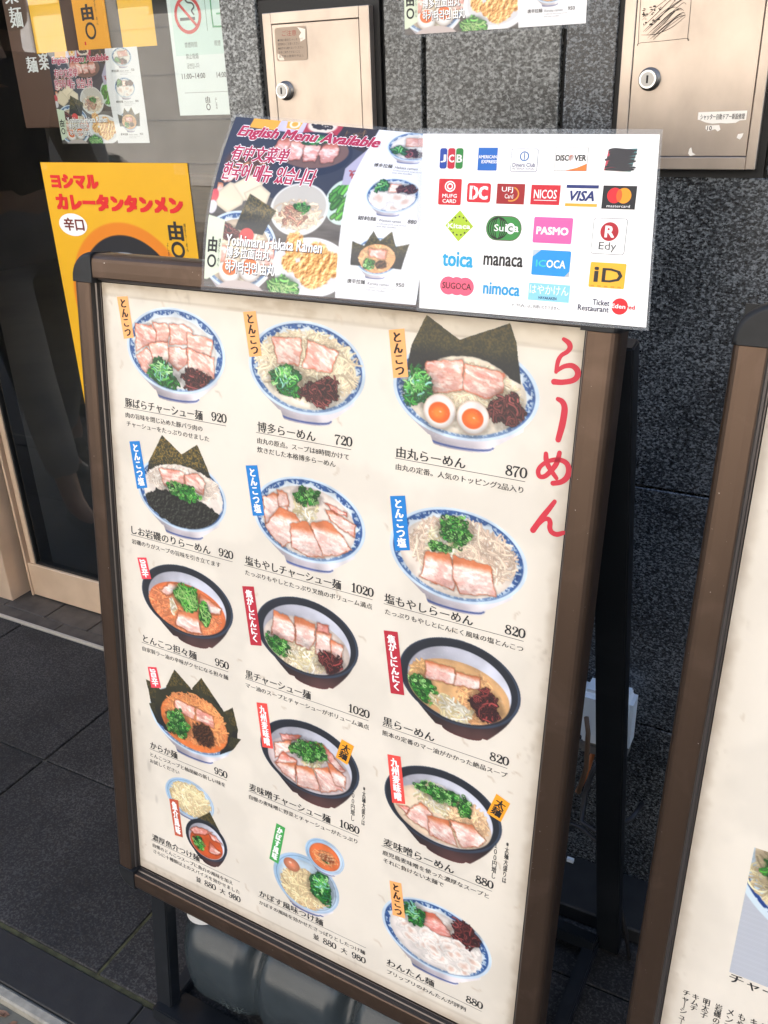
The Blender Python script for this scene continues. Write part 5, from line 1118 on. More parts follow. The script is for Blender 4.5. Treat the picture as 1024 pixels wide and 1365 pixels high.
CS = empty('card_sign', mw=board_matrix()); tag(CS, 'white laminated sheet of payment card logos on the top right of the menu sign', 'card sign')
cw0 = 18.0
def fC(u, v, w):
    k = 1-cw0/757; return bl(781-(781-u)*k, -91+(v+91)*k, cw0+w)
a = Print(fC); a.poly([(409.2, -153.4), (616.3, -151.4), (624.4, -4.2), (413.2, -3.1)], lin((.985, .985, .99)), 0); a.build('paper', M_lam, CS)
q_ = [(403.7, -157.9), (617.8, -155.2), (626.6, -1.4), (410.5, .2)]
V = [fC(u, v, w) for w in (-.6, -.9) for u, v in q_]
mesh_obj('laminate_film', V, [(0, 3, 2, 1), (4, 5, 6, 7), (0, 1, 5, 4), (1, 2, 6, 5), (2, 3, 7, 6), (3, 0, 4, 7)], M_film, CS)
CARD = {'jcb': (427.0, -141.6, 449.5, -124.8), 'amex': (463.7, -142.0, 481.5, -123.7), 'diners': (494.1, -141.2, 518.1, -123.1), 'discover': (532.9, -142.0, 560.8, -124.1), 'scrib': (574.6, -142.0, 600.7, -124.0), 'tape': (573.9, -143.4, 609.8, -117.5), 'mufg': (427.4, -116.6, 449.6, -94.8), 'dc': (455.2, -113.5, 477.6, -97.6), 'ufj': (483.3, -113.4, 508.8, -97.0), 'nicos': (514.5, -113.0, 540.1, -97.3), 'visa': (545.2, -113.5, 572.4, -96.8), 'mc': (576.2, -113.5, 603.6, -95.7), 'kitaca': (435.8, -90.7, 463.1, -64.2), 'suica': (475.4, -87.3, 508.6, -66.7), 'pasmo': (519.3, -87.5, 553.6, -66.6), 'edy': (571.1, -88.6, 599.2, -60.2), 'toica': (434.1, -56.0, 465.6, -41.6), 'manaca': (475.4, -53.6, 511.9, -45.6), 'icoca': (520.6, -61.0, 554.6, -40.0), 'id': (572.2, -53.6, 602.3, -33.3), 'sugoca': (433.5, -33.5, 467.5, -17.3), 'nimoca': (476.9, -30.9, 511.2, -20.9), 'haya': (519.5, -33.3, 556.6, -18.7), 'note': (505.4, -16.2, 549.9, -11.1), 'ticket': (565.1, -23.4, 591.8, -13.6), 'eden': (593.4, -25.7, 613.3, -12.8)}
def logo(k, label):
    u0, v0, u1, v1 = CARD[k]; w_, h_ = u1-u0, v1-v0; p = Print(fC)
    R_ = lambda x: u0+x*w_; S_ = lambda y: v0+y*h_
    rd = lin((.80, .10, .17)); nv = lin((.10, .17, .42))
    if k == 'jcb':
        for i, (c, ch) in enumerate(((lin((.07, .25, .62)), 'J'), (lin((.75, .10, .22)), 'C'), (lin((.12, .50, .22)), 'B'))):
            p.rrect(R_(i*.345), S_(0), R_(i*.345+.31), S_(1), 2, c, .3); p.box(ch, R_(i*.345+.05), S_(.32), R_(i*.345+.27), S_(.68), WHT, .4, off=.03)
    elif k == 'amex':
        p.rect(u0, v0, u1, v1, lin((.05, .40, .75))); p.box('AMERICAN', R_(.03), S_(.33), R_(.97), S_(.47), WHT, off=.02); p.box('EXPRESS', R_(.2), S_(.54), R_(1), S_(.68), WHT, off=.02)
    elif k == 'diners':
        p.rrect(u0, v0, u1, v1, 1.5, nv, .25); p.rrect(u0+.4, v0+.4, u1-.4, v1-.4, 1.2, WHT, .3); p.ell(R_(.5), S_(.33), 4.2, 3.9, lin((.1, .38, .65)), .35); p.ell(R_(.5), S_(.33), 3.1, 3.0, WHT, .4)
        p.rect(R_(.5)-.45, S_(.33)-2.8, R_(.5)+.45, S_(.33)+2.8, lin((.1, .38, .65)), .45); p.box('Diners Club', R_(.08), S_(.62), R_(.92), S_(.79), nv, off=.02); p.box('INTERNATIONAL', R_(.08), S_(.82), R_(.92), S_(.92), nv, off=.01)
    elif k == 'discover':
        p.rect(u0, v0, u1, v1, lin((.45, .42, .42)), .25); p.rect(u0+.35, v0+.35, u1-.35, v1-.35, WHT, .3); p.poly([(R_(.35), S_(.98)), (R_(.985), S_(.98)), (R_(.985), S_(.68)), (R_(.7), S_(.86))][::-1][::-1], lin((.95, .50, .20)), .35)
        p.box('DISC', R_(.04), S_(.32), R_(.42), S_(.56), K, off=.04); p.ell(R_(.50), S_(.44), 2.3, 2.4, lin((.95, .45, .15))); p.box('VER', R_(.60), S_(.32), R_(.95), S_(.56), K, off=.04)
    elif k == 'scrib':
        p.poly([(R_(.1), S_(.1)), (R_(.98), S_(.05)), (R_(.85), S_(1)), (R_(.02), S_(.95))], lin((.80, .22, .32)), .25); p.poly([(R_(.6), S_(.06)), (R_(.99), S_(.04)), (R_(.86), S_(1)), (R_(.5), S_(.98))], lin((.25, .50, .52)), .28)
        q = random.Random(5)
        for i in range(9):
            y = .08+i*.1; p.stroke([(R_(.04+q.random()*.14), S_(y+.03)), (R_(.3), S_(y-.04+q.random()*.06)), (R_(.65), S_(y+.04)), (R_(.88+q.random()*.1), S_(y-.03+q.random()*.08))], [1.6, 2.5, 2.3, 1.2], lin((.06, .06, .12)), .36+i*.03)
    elif k == 'mufg':
        p.rrect(u0, v0, u1, v1, 1.2, rd); p.ring(R_(.5), S_(.29), 5.2, 4.6, 1.1, WHT, .4); p.ring(R_(.5), S_(.29), 2.9, 2.7, 1.1, WHT, .43); p.box('MUFG', R_(.18), S_(.58), R_(.82), S_(.72), WHT, off=.02); p.box('CARD', R_(.2), S_(.78), R_(.8), S_(.92), WHT, off=.02)
    elif k == 'dc':
        p.rrect(u0, v0, u1, v1, 2.4, rd); p.rrect(u0+1.2, v0+1.2, u1-1.2, v1-1.2, 1.6, lin((.86, .14, .22)), .33); p.box('D', R_(.14), S_(.18), R_(.46), S_(.82), WHT, off=.05, w=.4); p.box('C', R_(.52), S_(.18), R_(.86), S_(.82), WHT, off=.05, w=.4); p.rect(R_(.24), S_(.18), R_(.285), S_(.82), lin((.86, .14, .22)), .6)
    elif k == 'ufj':
        p.rect(u0, v0, u1, v1, lin((.62, .08, .12))); p.ring(R_(.52), S_(.5), 7.4, 6.2, 1.2, lin((.90, .58, .22)), .35, t0=-1.2, t1=1.9); p.box('UFJ', R_(.18), S_(.16), R_(.58), S_(.46), WHT, .45, off=.01); p.box('Card', R_(.30), S_(.50), R_(.60), S_(.72), WHT, .45)
    elif k == 'nicos':
        p.rect(u0, v0, u1, v1, lin((.80, .09, .18))); p.box('NICOS', R_(.11), S_(.24), R_(.89), S_(.68), WHT, .4, off=.012); p.rect(R_(.12), S_(.76), R_(.9), S_(.79), WHT, .4)
    elif k == 'visa':
        p.rect(u0, v0, u1, S_(.15), lin((.10, .18, .45))); p.rect(u0, S_(.86), u1, v1, lin((.97, .68, .22))); p.box('VISA', R_(.14), S_(.28), R_(.88), S_(.73), lin((.10, .18, .45)), .4, shear=.25, off=.035)
    elif k == 'mc':
        p.rect(u0, v0, u1, v1, lin((.08, .09, .13))); p.ell(R_(.36), S_(.42), 6.0, 5.9, lin((.92, .12, .18)), .35); p.ell(R_(.64), S_(.42), 6.0, 5.9, lin((.98, .62, .12)), .4)
        P = [(R_(.5)+2.35*math.sin(t)*abs(math.sin(t))**.2, S_(.42)-4.9*math.cos(t)) for t in np.linspace(0, 6.283, 20)[:-1]]; p.poly(P, lin((.97, .38, .12)), .45); p.box('mastercard', R_(.16), S_(.81), R_(.85), S_(.93), WHT, .4)
    elif k == 'kitaca':
        p.poly([(R_(.5), v0), (u1, S_(.5)), (R_(.5), v1), (u0, S_(.5))], lin((.68, .80, .18)))
        for i in range(26):
            if i % 2: p.ring(R_(.5), S_(.5), 9.0, 8.4, 1.2, lin((.15, .18, .1)), .4, 2, i*.2417, i*.2417+.2)
        p.rect(R_(.1), S_(.42), R_(.9), S_(.60), lin((.68, .80, .18)), .5); p.box('Kitaca', R_(.10), S_(.43), R_(.90), S_(.58), WHT, .6, off=.03)
    elif k == 'suica':
        p.rrect(u0, v0, u1, v1, h_*.49, lin((.35, .33, .28)), .25); p.rrect(u0+.7, v0+.7, u1-.7, v1-.7, h_*.44, lin((.20, .55, .25)), .3)
        for i in range(4): p.ring(R_(.34), S_(.5), 3+i*2.2, 9.4, .9, lin((.05, .09, .06)), .36+i*.02, 24)
        p.ell(R_(.70), S_(.5), 4.0, 4.6, WHT, .5); p.box('Su', R_(.24), S_(.35), R_(.50), S_(.62), WHT, .6, off=.01); p.box('i', R_(.55), S_(.33), R_(.60), S_(.62), WHT, .6, off=.03); p.box('c', R_(.63), S_(.40), R_(.76), S_(.62), lin((.1, .4, .2)), .6, off=.02); p.box('a', R_(.79), S_(.40), R_(.92), S_(.62), WHT, .6, off=.02)
    elif k == 'pasmo':
        p.rrect(u0, v0, u1, v1, 1.3, lin((.93, .38, .66))); p.box('PASMO', R_(.09), S_(.38), R_(.90), S_(.66), WHT, .4, off=.05)
    elif k == 'edy':
        p.rrect(u0, v0, u1, v1, 2.2, lin((.35, .33, .36)), .25); p.rrect(u0+.4, v0+.4, u1-.4, v1-.4, 1.9, WHT, .3); p.ell(R_(.5), S_(.37), 7.6, 7.4, lin((.70, .08, .16)), .35); p.box('R', R_(.38), S_(.22), R_(.64), S_(.52), WHT, .45, off=.04); p.box('Edy', R_(.23), S_(.66), R_(.75), S_(.94), K, .4)
    elif k == 'toica': p.box('toica', u0+1, v0+1, u1-1, v1-1, lin((.12, .65, .85)), .4, off=.035)
    elif k == 'manaca': p.box('manaca', u0, v0, u1, v1, K, .4, off=.03)
    elif k == 'icoca':
        p.rrect(u0, v0, u1, v1, 1.3, lin((.08, .58, .88))); p.poly([(u0, v0), (R_(.22), v0), (u0, S_(.28))][::-1][::-1], lin((.75, .80, .84)), .36); p.poly([(u1, v1), (R_(.88), v1), (u1, S_(.78))], lin((.72, .75, .78)), .36)
        p.box('IC', R_(.11), S_(.40), R_(.37), S_(.66), lin((.25, .82, .80)), .4, off=.02); p.box('OCA', R_(.39), S_(.38), R_(.88), S_(.68), WHT, .4, off=.02)
    elif k == 'id':
        p.rrect(u0, v0, u1, v1, 1.2, lin((.98, .72, .18))); p.box('i', R_(.14), S_(.20), R_(.24), S_(.76), K, .4, off=.04); p.box('D', R_(.36), S_(.22), R_(.92), S_(.76), K, .4, off=.015)
        for i in range(5): p.rect(R_(.06+i*.19), S_(.91), R_(.16+i*.19), S_(.97), lin((.85, .60, .15)), .38)
    elif k == 'sugoca':
        c = lin((.96, .38, .50)); 
        for i in range(3): p.ell(R_(.25+.25*i), S_(.5), h_*.52, h_*.5, c, .3+.03*i)
        p.box('SUGOCA', R_(.08), S_(.32), R_(.92), S_(.66), K, .5, off=.01)
    elif k == 'nimoca': p.box('nimoca', u0, v0, u1, v1, lin((.14, .62, .85)), .4, off=.03)
    elif k == 'haya':
        p.rect(u0, v0, u1, v1, lin((.55, .82, .92))); p.box('はやかけん', R_(.03), S_(.08), R_(.97), S_(.62), WHT, .4, off=.005); p.box('HAYAKAKEN', R_(.26), S_(.74), R_(.70), S_(.90), lin((.10, .22, .40)), .4, off=.02)
    elif k == 'note': p.box('※「PiTaPa」はご利用いただけません。', u0, v0+1, u1, v1-.6, K, .4)
    elif k == 'ticket': p.box('Ticket', R_(.46), S_(-.02), R_(1), S_(.46), lin((.12, .14, .28)), .4, off=.015); p.box('Restaurant', R_(0), S_(.52), R_(1), S_(1), lin((.12, .14, .28)), .4, off=.015)
    elif k == 'eden':
        p.ell(R_(.36), S_(.5), 6.9, 6.7, lin((.88, .10, .16))); p.box('Eden', R_(.02), S_(.36), R_(.60), S_(.62), WHT, .45, off=.03); p.box('red', R_(.64), S_(.36), R_(1.0), S_(.62), lin((.88, .10, .16)), .45, off=.03)
    p.build('card_logo', M_print, CS, label)
for k, l in dict(jcb='blue, red and green striped logo', amex='square blue logo', diners='white logo with a split blue disc', discover='white logo with an orange corner', scrib='logo blacked out with marker', mufg='red logo with two white rings', dc='red logo with two fat white letters', ufj='dark red logo with a gold swoosh', nicos='red logo with white capitals', visa='logo between a blue and a yellow bar', mc='black logo with red and orange discs', kitaca='lime green diamond logo', suica='green pill shaped logo', pasmo='pink logo', edy='outlined logo with a red disc', toica='pale blue lettering logo', manaca='black lettering logo', icoca='blue logo with silver corners', id='yellow logo', sugoca='pink three lobed logo', nimoca='sky blue lettering logo', haya='light blue strip logo', note='small print line', ticket='navy two line lettering', eden='red disc logo').items(): logo(k, l)
a = CARD['tape']; p = Print(fC); p.rect(*a, (0, 0, 0), .9); o = mesh_obj('tape_patch', p.V, p.F, M_tape, CS)

# ================================================================== posters on the glass
def gposter(x0, z1, w_, h_, name='poster', dy=.022):
    kk = (GY+dy)/GY; r = empty(name, (x0*kk, GY+dy, z1*kk)); f = lambda u, v, w: Vector((u*kk/1000, -(.2+w)/1000, -v*kk/1000)); return r, f
YEL = lin((1., .76, .08))
r, f = gposter(-1.640, -.123, 417, 580, 'yellow_poster', .0065); tag(r, 'large yellow poster with red headline taped on the glass beside the sign', 'poster')
cv = Canvas(0, 0, 408, 580, .8, (1., .76, .08)); cv.A[:] = 1
cv.C *= (1-.03*fbm(cv.X, cv.Y, 60, 3))[..., None]
cv.put(sst(1.02, .98, cv.ell(205, 290, 172, 170)), col(.97, .56, .08)); cv.put(cv.emask(205, 300, 150, 154, 1), col(.09, .10, .14)); cv.put(cv.emask(205, 312, 132, 130, 1), col(.72, .74, .80)); cv.put(cv.emask(205, 330, 122, 110, 1), col(.80, .52, .20))
cv.noodles(205, 340, 110, 95, (.93, .76, .42), 400); cv.rings(190, 320, 40, 30); cv.mince(240, 350, 40, 30)
grid_print('poster_print', cv, f, M_print, r, 0, full=True)
p = Print(f); RR = lin((.88, .13, .12))
def heavy(t, u0, v0, u1, v1, c, k=2.6):
    for i in range(9): du, dv = (i % 3-1)*k/2, (i//3-1)*k/3; p.box(t, u0+du, v0+dv, u1+du, v1+dv, c, .4+.06*i)
heavy('ヨシマル', 26, 26, 160, 52, RR, 5.4); heavy('カレータンタンメン', 31, 66, 381, 96, RR, 6.6)
p.ell(67, 129, 42, 24, WHT, .4); heavy('辛口', 41, 115, 99, 141, lin((.45, .15, .12)), 2)
heavy('由', 338, 114, 374, 150, K, 3.5); p.ring(356, 170, 18, 17, 6.5, K, .5)
p.quad('博多らーめん', [(378, 116), (384, 116), (384, 172), (378, 172)], K, .4, vertical=True, m=(0, 0)); p.quad('よしまる', [(327, 156), (332, 156), (332, 192), (327, 192)], K, .4, vertical=True, m=(0, 0))
p.build('lettering', M_print, r)
p = Print(f); p.rect(6, 3, 20, 17, lin((.80, .62, .42)), .5); o = mesh_obj('tape_patch', p.V, p.F, M_tape, r); p = Print(f); p.rect(372, 3, 400, 22, lin((.85, .64, .38)), .5); o = mesh_obj('tape_patch', p.V, p.F, M_tape, r)
for i, (x0, x1) in enumerate(((-1.590, -1.505), (-1.472, -1.387), (-1.356, -1.271))):
    r, f = gposter(x0, .26, 85, 175, 'yellow_square_poster')
    tag(r, ('leftmost plain yellow poster at the top of the glass', 'middle yellow poster with a black emblem at the top of the glass', 'right hand plain yellow poster at the top of the glass')[i], 'poster', 'yellow posters in a row at the top of the glass')
    p = Print(f); p.rect(0, 0, 85, 176, YEL if i != 1 else lin((.985, .68, .15)), 0)
    if i == 1:
        heavy('由', 23, 98, 51, 124, K, 3); p.ring(39, 143, 14, 15, 4.5, K, .5); p.quad('博多らーめん', [(57, 88), (62, 88), (62, 134), (57, 134)], K, .4, vertical=True, m=(0, 0)); p.rect(18, 161, 22, 167, RR, .4)
    p.build('poster_print', M_print, r)
r, f = gposter(-1.236, .26, 160, 297, 'white_notice'); tag(r, 'white no smoking notice behind the glass beside the granite corner', 'notice')
p = Print(f); p.rect(0, 0, 160, 298, lin((.93, .96, .95)), 0); p.rect(8, 60, 152, 196, lin((.84, .93, .90)), .1)
p.ring(46, 130, 31, 31, 6, lin((.85, .22, .22)), .5); q = math.sqrt(.5)*28
p.stroke([(46-q, 130-q), (46+q, 130+q)], [5, 5], lin((.85, .22, .22)), .45)
p.rect(27, 134, 62, 139, lin((.25, .27, .28)), .3); p.stroke([(60, 130), (56, 124), (62, 118), (58, 112), (48, 110), (42, 104)], [3, 3, 3, 3, 3, 3], lin((.25, .27, .28)), .32)
p.rect(87, 90, 88, 158, lin((.3, .5, .4)), .3); p.stroke([(104, 92), (101, 96), (101, 146), (106, 152), (150, 152)], [3, 3, 3, 3, 3], lin((.25, .62, .42)), .3); p.stroke([(112, 132), (150, 132)], [3, 3], lin((.25, .62, .42)), .3)
for s, v in (('禁煙時間', 174), ('禁止吸烟', 193), ('금연입니다', 209)): p.box(s, 31, v, 60, v+9, lin((.35, .40, .40)), .3)
p.box('喫煙', 100, 174, 114, 183, lin((.35, .40, .40)), .3); p.box('11:00~14:00', 16, 226, 71, 235, K, .3, off=.01); p.box('14:00~23:00', 98, 226, 150, 235, K, .3, off=.01)
p.rect(18, 258.5, 120, 259.2, lin((.5, .5, .5)), .3); p.box('由', 66, 266, 76, 277, K, .4, off=.02); p.ring(71, 284, 5, 6, 1.8, K, .4); p.quad('よしまる', [(88, 268), (93, 268), (93, 288), (88, 288)], K, .4, vertical=True, m=(0, 0))
p.build('poster_print', M_print, r)

# ================================================================== water tank under the sign
tank = empty('water_tank', mw=board_matrix()); tag(tank, 'dark grey plastic water weight lying in the foot of the menu sign', 'water weight')
M_B = board_matrix(); Mi = M_B.inverted()
tx0, tx1 = -.772, -.235; ty0, ty1 = .650, .90; tz0, tz1 = -1.285, -1.10
V = []; F = []; nx, nr = 110, 40
for i in range(nx+1):
    s = i/nx; x = tx0+(tx1-tx0)*s
    e = 1-max(0, (.13-s)/.13, (s-.86)/.14)**2.4*.50
    gz_ = 0
    for c_, dpt in ((.29, .22), (.58, .24), (.84, .22)): gz_ += dpt*math.exp(-((s-c_)/.030)**2)
    cyy, czz = (ty0+ty1)/2, (tz0+tz1)/2
    for k in range(nr):
        t = 6.28318*k/nr; ct, s_t = math.cos(t), math.sin(t); n_ = .68
        px = math.copysign(abs(ct)**n_, ct); pz = math.copysign(abs(s_t)**n_, s_t)
        g = 1-gz_*(max(0, pz)*.9+max(0, -px)*.5)
        V.append(Mi @ Vector((x, cyy+(ty1-ty0)/2*px*e*g, czz+(tz1-tz0)/2*pz*e*(g if pz > 0 else 1))))
    if i:
        for k in range(nr): F.append(((i-1)*nr+k, i*nr+k, i*nr+(k+1) % nr, (i-1)*nr+(k+1) % nr))
F.append(tuple(range(nr))); F.append(tuple(range(nx*nr, (nx+1)*nr))[::-1])
body = mesh_obj('tank_body', V, F, M_tank, tank, True)
cp = Vector((-.722, .708, tz1-.014))
tube('filler_cap', [Mi @ (cp+Vector((0, 0, .0))), Mi @ (cp+Vector((0, 0, .030))), Mi @ (cp+Vector((0, 0, .0305)))], .031, M_cap, tank, 36).data.shade_flat()
for k in range(30):
    t = 6.283*k/30; 
tube('cap_rim', [Mi @ (cp+Vector((0, 0, .031))), Mi @ (cp+Vector((0, 0, .034)))], .028, M_cap, tank, 36)
def ftank(u, v, w):
    x = -.74+u/1000; z = -1.165-v/1000; pz = min(.999, abs((z-(tz0+tz1)/2)/((tz1-tz0)/2)/1.0)); q = pz**(1/.68); px = math.sqrt(max(0, 1-q*q))**.68
    s_ = (x-tx0)/(tx1-tx0); gg = sum(d_*math.exp(-((s_-c_)/.030)**2) for c_, d_ in ((.29, .22), (.58, .24), (.84, .22)))
    return Mi @ Vector((x, (ty0+ty1)/2-(ty1-ty0)/2*px*(1-gg*.5*px)-.0012-w/1000, z))
tp = Print(ftank)
tp.box('注水', 70, 52, 112, 72, lin((.30, .34, .35)), .2); tp.build('moulded_lettering', M_print, tank)

# ================================================================== small things between and behind the boards
ob = empty('outlet_box', (-.252, WY, -.93)); tag(ob, 'white weatherproof outlet box on the granite between the two signs', 'outlet box')
box('box_cover', -.042, .042, -.052, -.001, -.042, .062, M_white, ob, .010, 3); box('cable_hood', -.038, .038, -.044, -.001, -.066, -.0425, M_grey, ob, .005, 2)
cb = tube('power_cable', [(-.25, 1.16, -.99), (-.262, 1.14, -1.02), (-.268, 1.13, -1.06), (-.262, 1.10, -1.09), (-.225, 1.08, -1.083), (-.185, 1.10, -1.05), (-.176, 1.13, -1.04)], .0045, M_cable); tag(cb, 'black power cable hanging from the outlet box', 'cable')
cb = tube('power_cable', [(-.30, 1.10, -1.10), (-.26, 1.09, -1.092), (-.22, 1.075, -1.10), (-.19, 1.06, -1.16), (-.165, 1.05, -1.24), (-.155, 1.05, -1.294)], .0035, M_cable); tag(cb, 'thin black cable running down to the floor beside the rear leg', 'cable')
ow = tube('orange_wire', [(-.262, 1.185, -.975), (-.268, 1.16, -1.0), (-.272, 1.15, -1.03), (-.280, 1.13, -1.06)], .004, M_orange); tag(ow, 'short orange wire below the outlet box', 'wire')
hk = tube('wire_hook', [(-.274, 1.125, -.90), (-.268, 1.12, -.925), (-.268, 1.125, -1.0), (-.276, 1.12, -1.05)], .004, mat('brown_wire', (.12, .07, .04), .5)); tag(hk, 'brown bent wire in front of the outlet box', 'wire')
cl = box('white_clip', -.300, -.288, 1.170, 1.176, -1.262, -1.255, M_white); tag(cl, 'small white cable clip near the foot of the granite wall', 'clip')
# leaves in the gutter
rr = random.Random(8)
for k in range(14):
    x = -1.16+rr.random()*.28; y = .507+rr.random()*.026; s = .005+rr.random()*.007; a = rr.random()*6.28; z = -1.3165
    V = []
    for t, r_ in ((0, 1), (.8, .55), (1.57, .45), (2.4, .6), (3.14, 1.1), (3.9, .5), (4.7, .4), (5.5, .6)):
        V.append((x+s*r_*math.cos(t+a), y+s*r_*math.sin(t+a), z+.002+rr.random()*.004))
    V.append((x, y, z+.001))
    V += [(vx, vy, vz-.0008) for vx, vy, vz in V]
    n = 9; F = [(8, i, (i+1) % 8) for i in range(8)]+[(17, 9+(i+1) % 8, 9+i) for i in range(8)]+[(i, 9+i, 9+(i+1) % 8, (i+1) % 8) for i in range(8)]
    o = mesh_obj('dead_leaf', V, F, M_leaf); tag(o, 'dry brown leaf scrap lying in the gutter at the lower left', 'leaf', 'dry leaf scraps in the gutter')

# ================================================================== passers-by on the pavement (seen in the glass)
M_skin = mat('skin', (.42, .25, .17), .5, c2=(.46, .28, .19), scale=30); M_hair = mat('hair', (.010, .008, .007), .45); M_shoe = mat('black_shoe', (.008, .008, .009), .25)
def skin(name, nodes_, edges, m, parent, lv=2):
    me = bpy.data.meshes.new(name); me.from_pydata([n[0] for n in nodes_], edges, []); me.materials.append(m)
    o = bpy.data.objects.new(name, me); COL.objects.link(o)
    md = o.modifiers.new('s', 'SKIN'); o.modifiers.new('u', 'SUBSURF').levels = lv; o.modifiers['u'].render_levels = lv; md.use_smooth_shade = True
    if not me.skin_vertices: me.attributes
    for i, n in enumerate(nodes_):
        sv = me.skin_vertices[0].data[i]; r = n[1]; sv.radius = r if isinstance(r, tuple) else (r, r); sv.use_root = (i == 0)
    dg = bpy.context.evaluated_depsgraph_get(); dg.update(); m2 = bpy.data.meshes.new_from_object(o.evaluated_get(dg))
    bpy.data.objects.remove(o); m2.name = name; m2.shade_smooth(); o = bpy.data.objects.new(name, m2); COL.objects.link(o); o.parent = parent; return o
def person(x, y, rz, label, mt, ms, stride):
    r = empty('person', (x, y, GZ)); r.rotation_euler = (0, 0, rz); tag(r, label, 'person', 'passers-by on the pavement')
    s = stride
    J = dict(pel=(0, 0, .93), wai=(0, .0, 1.06), che=(0, .01, 1.27), nec=(0, .0, 1.43), hb=(0, -.005, 1.50), hd=(0, -.02, 1.60), top=(0, -.01, 1.67))
    nd = [(J['pel'], (.13, .10)), (J['wai'], (.115, .085)), (J['che'], (.14, .10)), (J['nec'], .05), (J['hb'], .055), (J['hd'], (.078, .095)), (J['top'], (.055, .065))]; ed = [(0, 1), (1, 2), (2, 3), (3, 4), (4, 5), (5, 6)]
    tr = [((0, 0, .95), (.145, .115)), ((0, 0, 1.03), (.13, .10))]; te = [(0, 1)]; sh = [((0, 0, 1.0), (.145, .11)), ((0, 0, 1.10), (.135, .10)), ((0, .01, 1.28), (.155, .115)), ((0, 0, 1.40), (.07, .065))]; se = [(0, 1), (1, 2), (2, 3)]
    for sd_ in (-1, 1):
        f = s*sd_; n = len(nd)
        hip = (.09*sd_, 0, .88); kn = (.10*sd_, -.10*f-.03, .48); an = (.10*sd_, -.26*f, .09); bal = (.10*sd_, -.26*f-.13, .03)
        nd += [(hip, .085), (kn, .055), (an, .035), (bal, (.04, .022))]; ed += [(0, n), (n, n+1), (n+1, n+2), (n+2, n+3)]
        k = len(tr); tr += [((hip[0], hip[1], .86), .10), (kn, .075), ((an[0], an[1]*.93, .16), .062)]; te += [(0, k), (k, k+1), (k+1, k+2)]
        n = len(nd); so_ = (.17*sd_, 0, 1.37); el = (.23*sd_, .06*f+.02, 1.10); wr = (.24*sd_, .16*f-.08, .88); pa = (.24*sd_, .18*f-.11, .82)
        nd += [(so_, .06), (el, .040), (wr, .027), (pa, (.034, .018))]; ed += [(2, n), (n, n+1), (n+1, n+2), (n+2, n+3)]
        for q in range(4):
            m_ = len(nd); fx = -.026+.0175*q; L_ = (.062, .074, .070, .055)[q]
            nd += [((pa[0]+fx*.3*sd_, pa[1]+fx, pa[2]-.035), .0095), ((pa[0]-.006*sd_+fx*.3*sd_, pa[1]+fx-.004, pa[2]-.035-L_*.5), .0088), ((pa[0]-.020*sd_+fx*.3*sd_, pa[1]+fx-.006, pa[2]-.03-L_), .0078)]; ed += [(n+3, m_), (m_, m_+1), (m_+1, m_+2)]
        m_ = len(nd); nd += [((pa[0]-.01*sd_, pa[1]-.038, pa[2]+.01), .011), ((pa[0]-.02*sd_, pa[1]-.052, pa[2]-.025), .009)]; ed += [(n+3, m_), (m_, m_+1)]
        k = len(sh); sh += [(so_, .075), (el, .055), ((wr[0], wr[1]*.9, wr[2]+.05), .042)]; se += [(2, k), (k, k+1), (k+1, k+2)]
        so2 = skin('shoe', [((an[0], an[1]+.03, .045), (.036, .04)), ((an[0], an[1]-.05, .04), (.04, .034)), ((bal[0], bal[1]-.05, .028), (.042, .022))], [(0, 1), (1, 2)], M_shoe, r, 1)
    skin('body', nd, ed, M_skin, r, 1); skin('trousers', tr, te, mt, r, 1); skin('shirt', sh, se, ms, r, 1)
    hv = [((0, .02, 1.655), (.085, .09)), ((0, .06, 1.58), (.078, .05)), ((0, .06, 1.51), (.06, .035))]; skin('hair', hv, [(0, 1), (1, 2)], M_hair, r, 1)
    for sd_ in (-1, 1): tube('eye', [(.03*sd_, -.100, 1.605), (.03*sd_, -.112, 1.605)], .010, M_hair, r, 10); tube('ear', [(.074*sd_, .0, 1.60), (.088*sd_, .008, 1.60)], .022, M_skin, r, 10)
    tube('mouth', [(-.02, -.106, 1.545), (.02, -.106, 1.545)], .005, mat('lips', (.35, .12, .10), .5), r, 6); tube('nose', [(0, -.10, 1.605), (0, -.130, 1.575)], .010, M_skin, r, 8)
person(-2.42, .93, 1.9, 'person in grey trousers and dark top walking past, mirrored in the glass door', mat('grey_trousers', (.24, .235, .225), .8), mat('dark_top', (.02, .022, .03), .8), 1.0)
person(-2.85, .45, -1.2, 'person in navy trousers and white shirt walking past, mirrored in the glass', mat('navy_trousers', (.02, .03, .05), .8), mat('white_shirt', (.6, .6, .6), .8), .8)
# ================================================================== across the street (seen only as reflections and bounced light)
opp = empty('opposite_pavement', (0, -6.5, -1.4)); tag(opp, kind='structure'); box('pavement_slab', -30, 30, -1.6, 1.6, 0, .15, M_conc, opp)
def building(x0, x1, h, m, label, floors):
    r = empty('street_building', ((x0+x1)/2, -8.2, -1.25)); tag(r, label, 'building', 'buildings across the street'); w2 = (x1-x0)/2
    box('wall', -w2, w2, -6, 0, 0, h, m, r)
    n = max(1, int((x1-x0)/1.8))
    for fl in range(floors):
        for k in range(n):
            cx = -w2+(k+.5)*2*w2/n; z = 2.6+fl*3.0
            box('window', cx-.55, cx+.55, .001, .05, z, z+1.3, M_win, r); box('window_sill', cx-.6, cx+.6, .001, .12, z-.08, z-.001, M_fac2, r)
    for k in range(int(h/.6)): box('facade_joint', -w2, w2, .0005, .003, .3+k*.6, .312+k*.6, M_fac2, r)
    return r
building(-30, -13.2, 9, M_fac2, 'grey rendered building far left across the street', 3)
building(-13.0, -6.2, 12, M_facade, 'pale tiled building across the street with shop signs at its foot', 4)
building(-6.0, 2.0, 11, M_facade, 'pale tiled building straight across the street', 3)
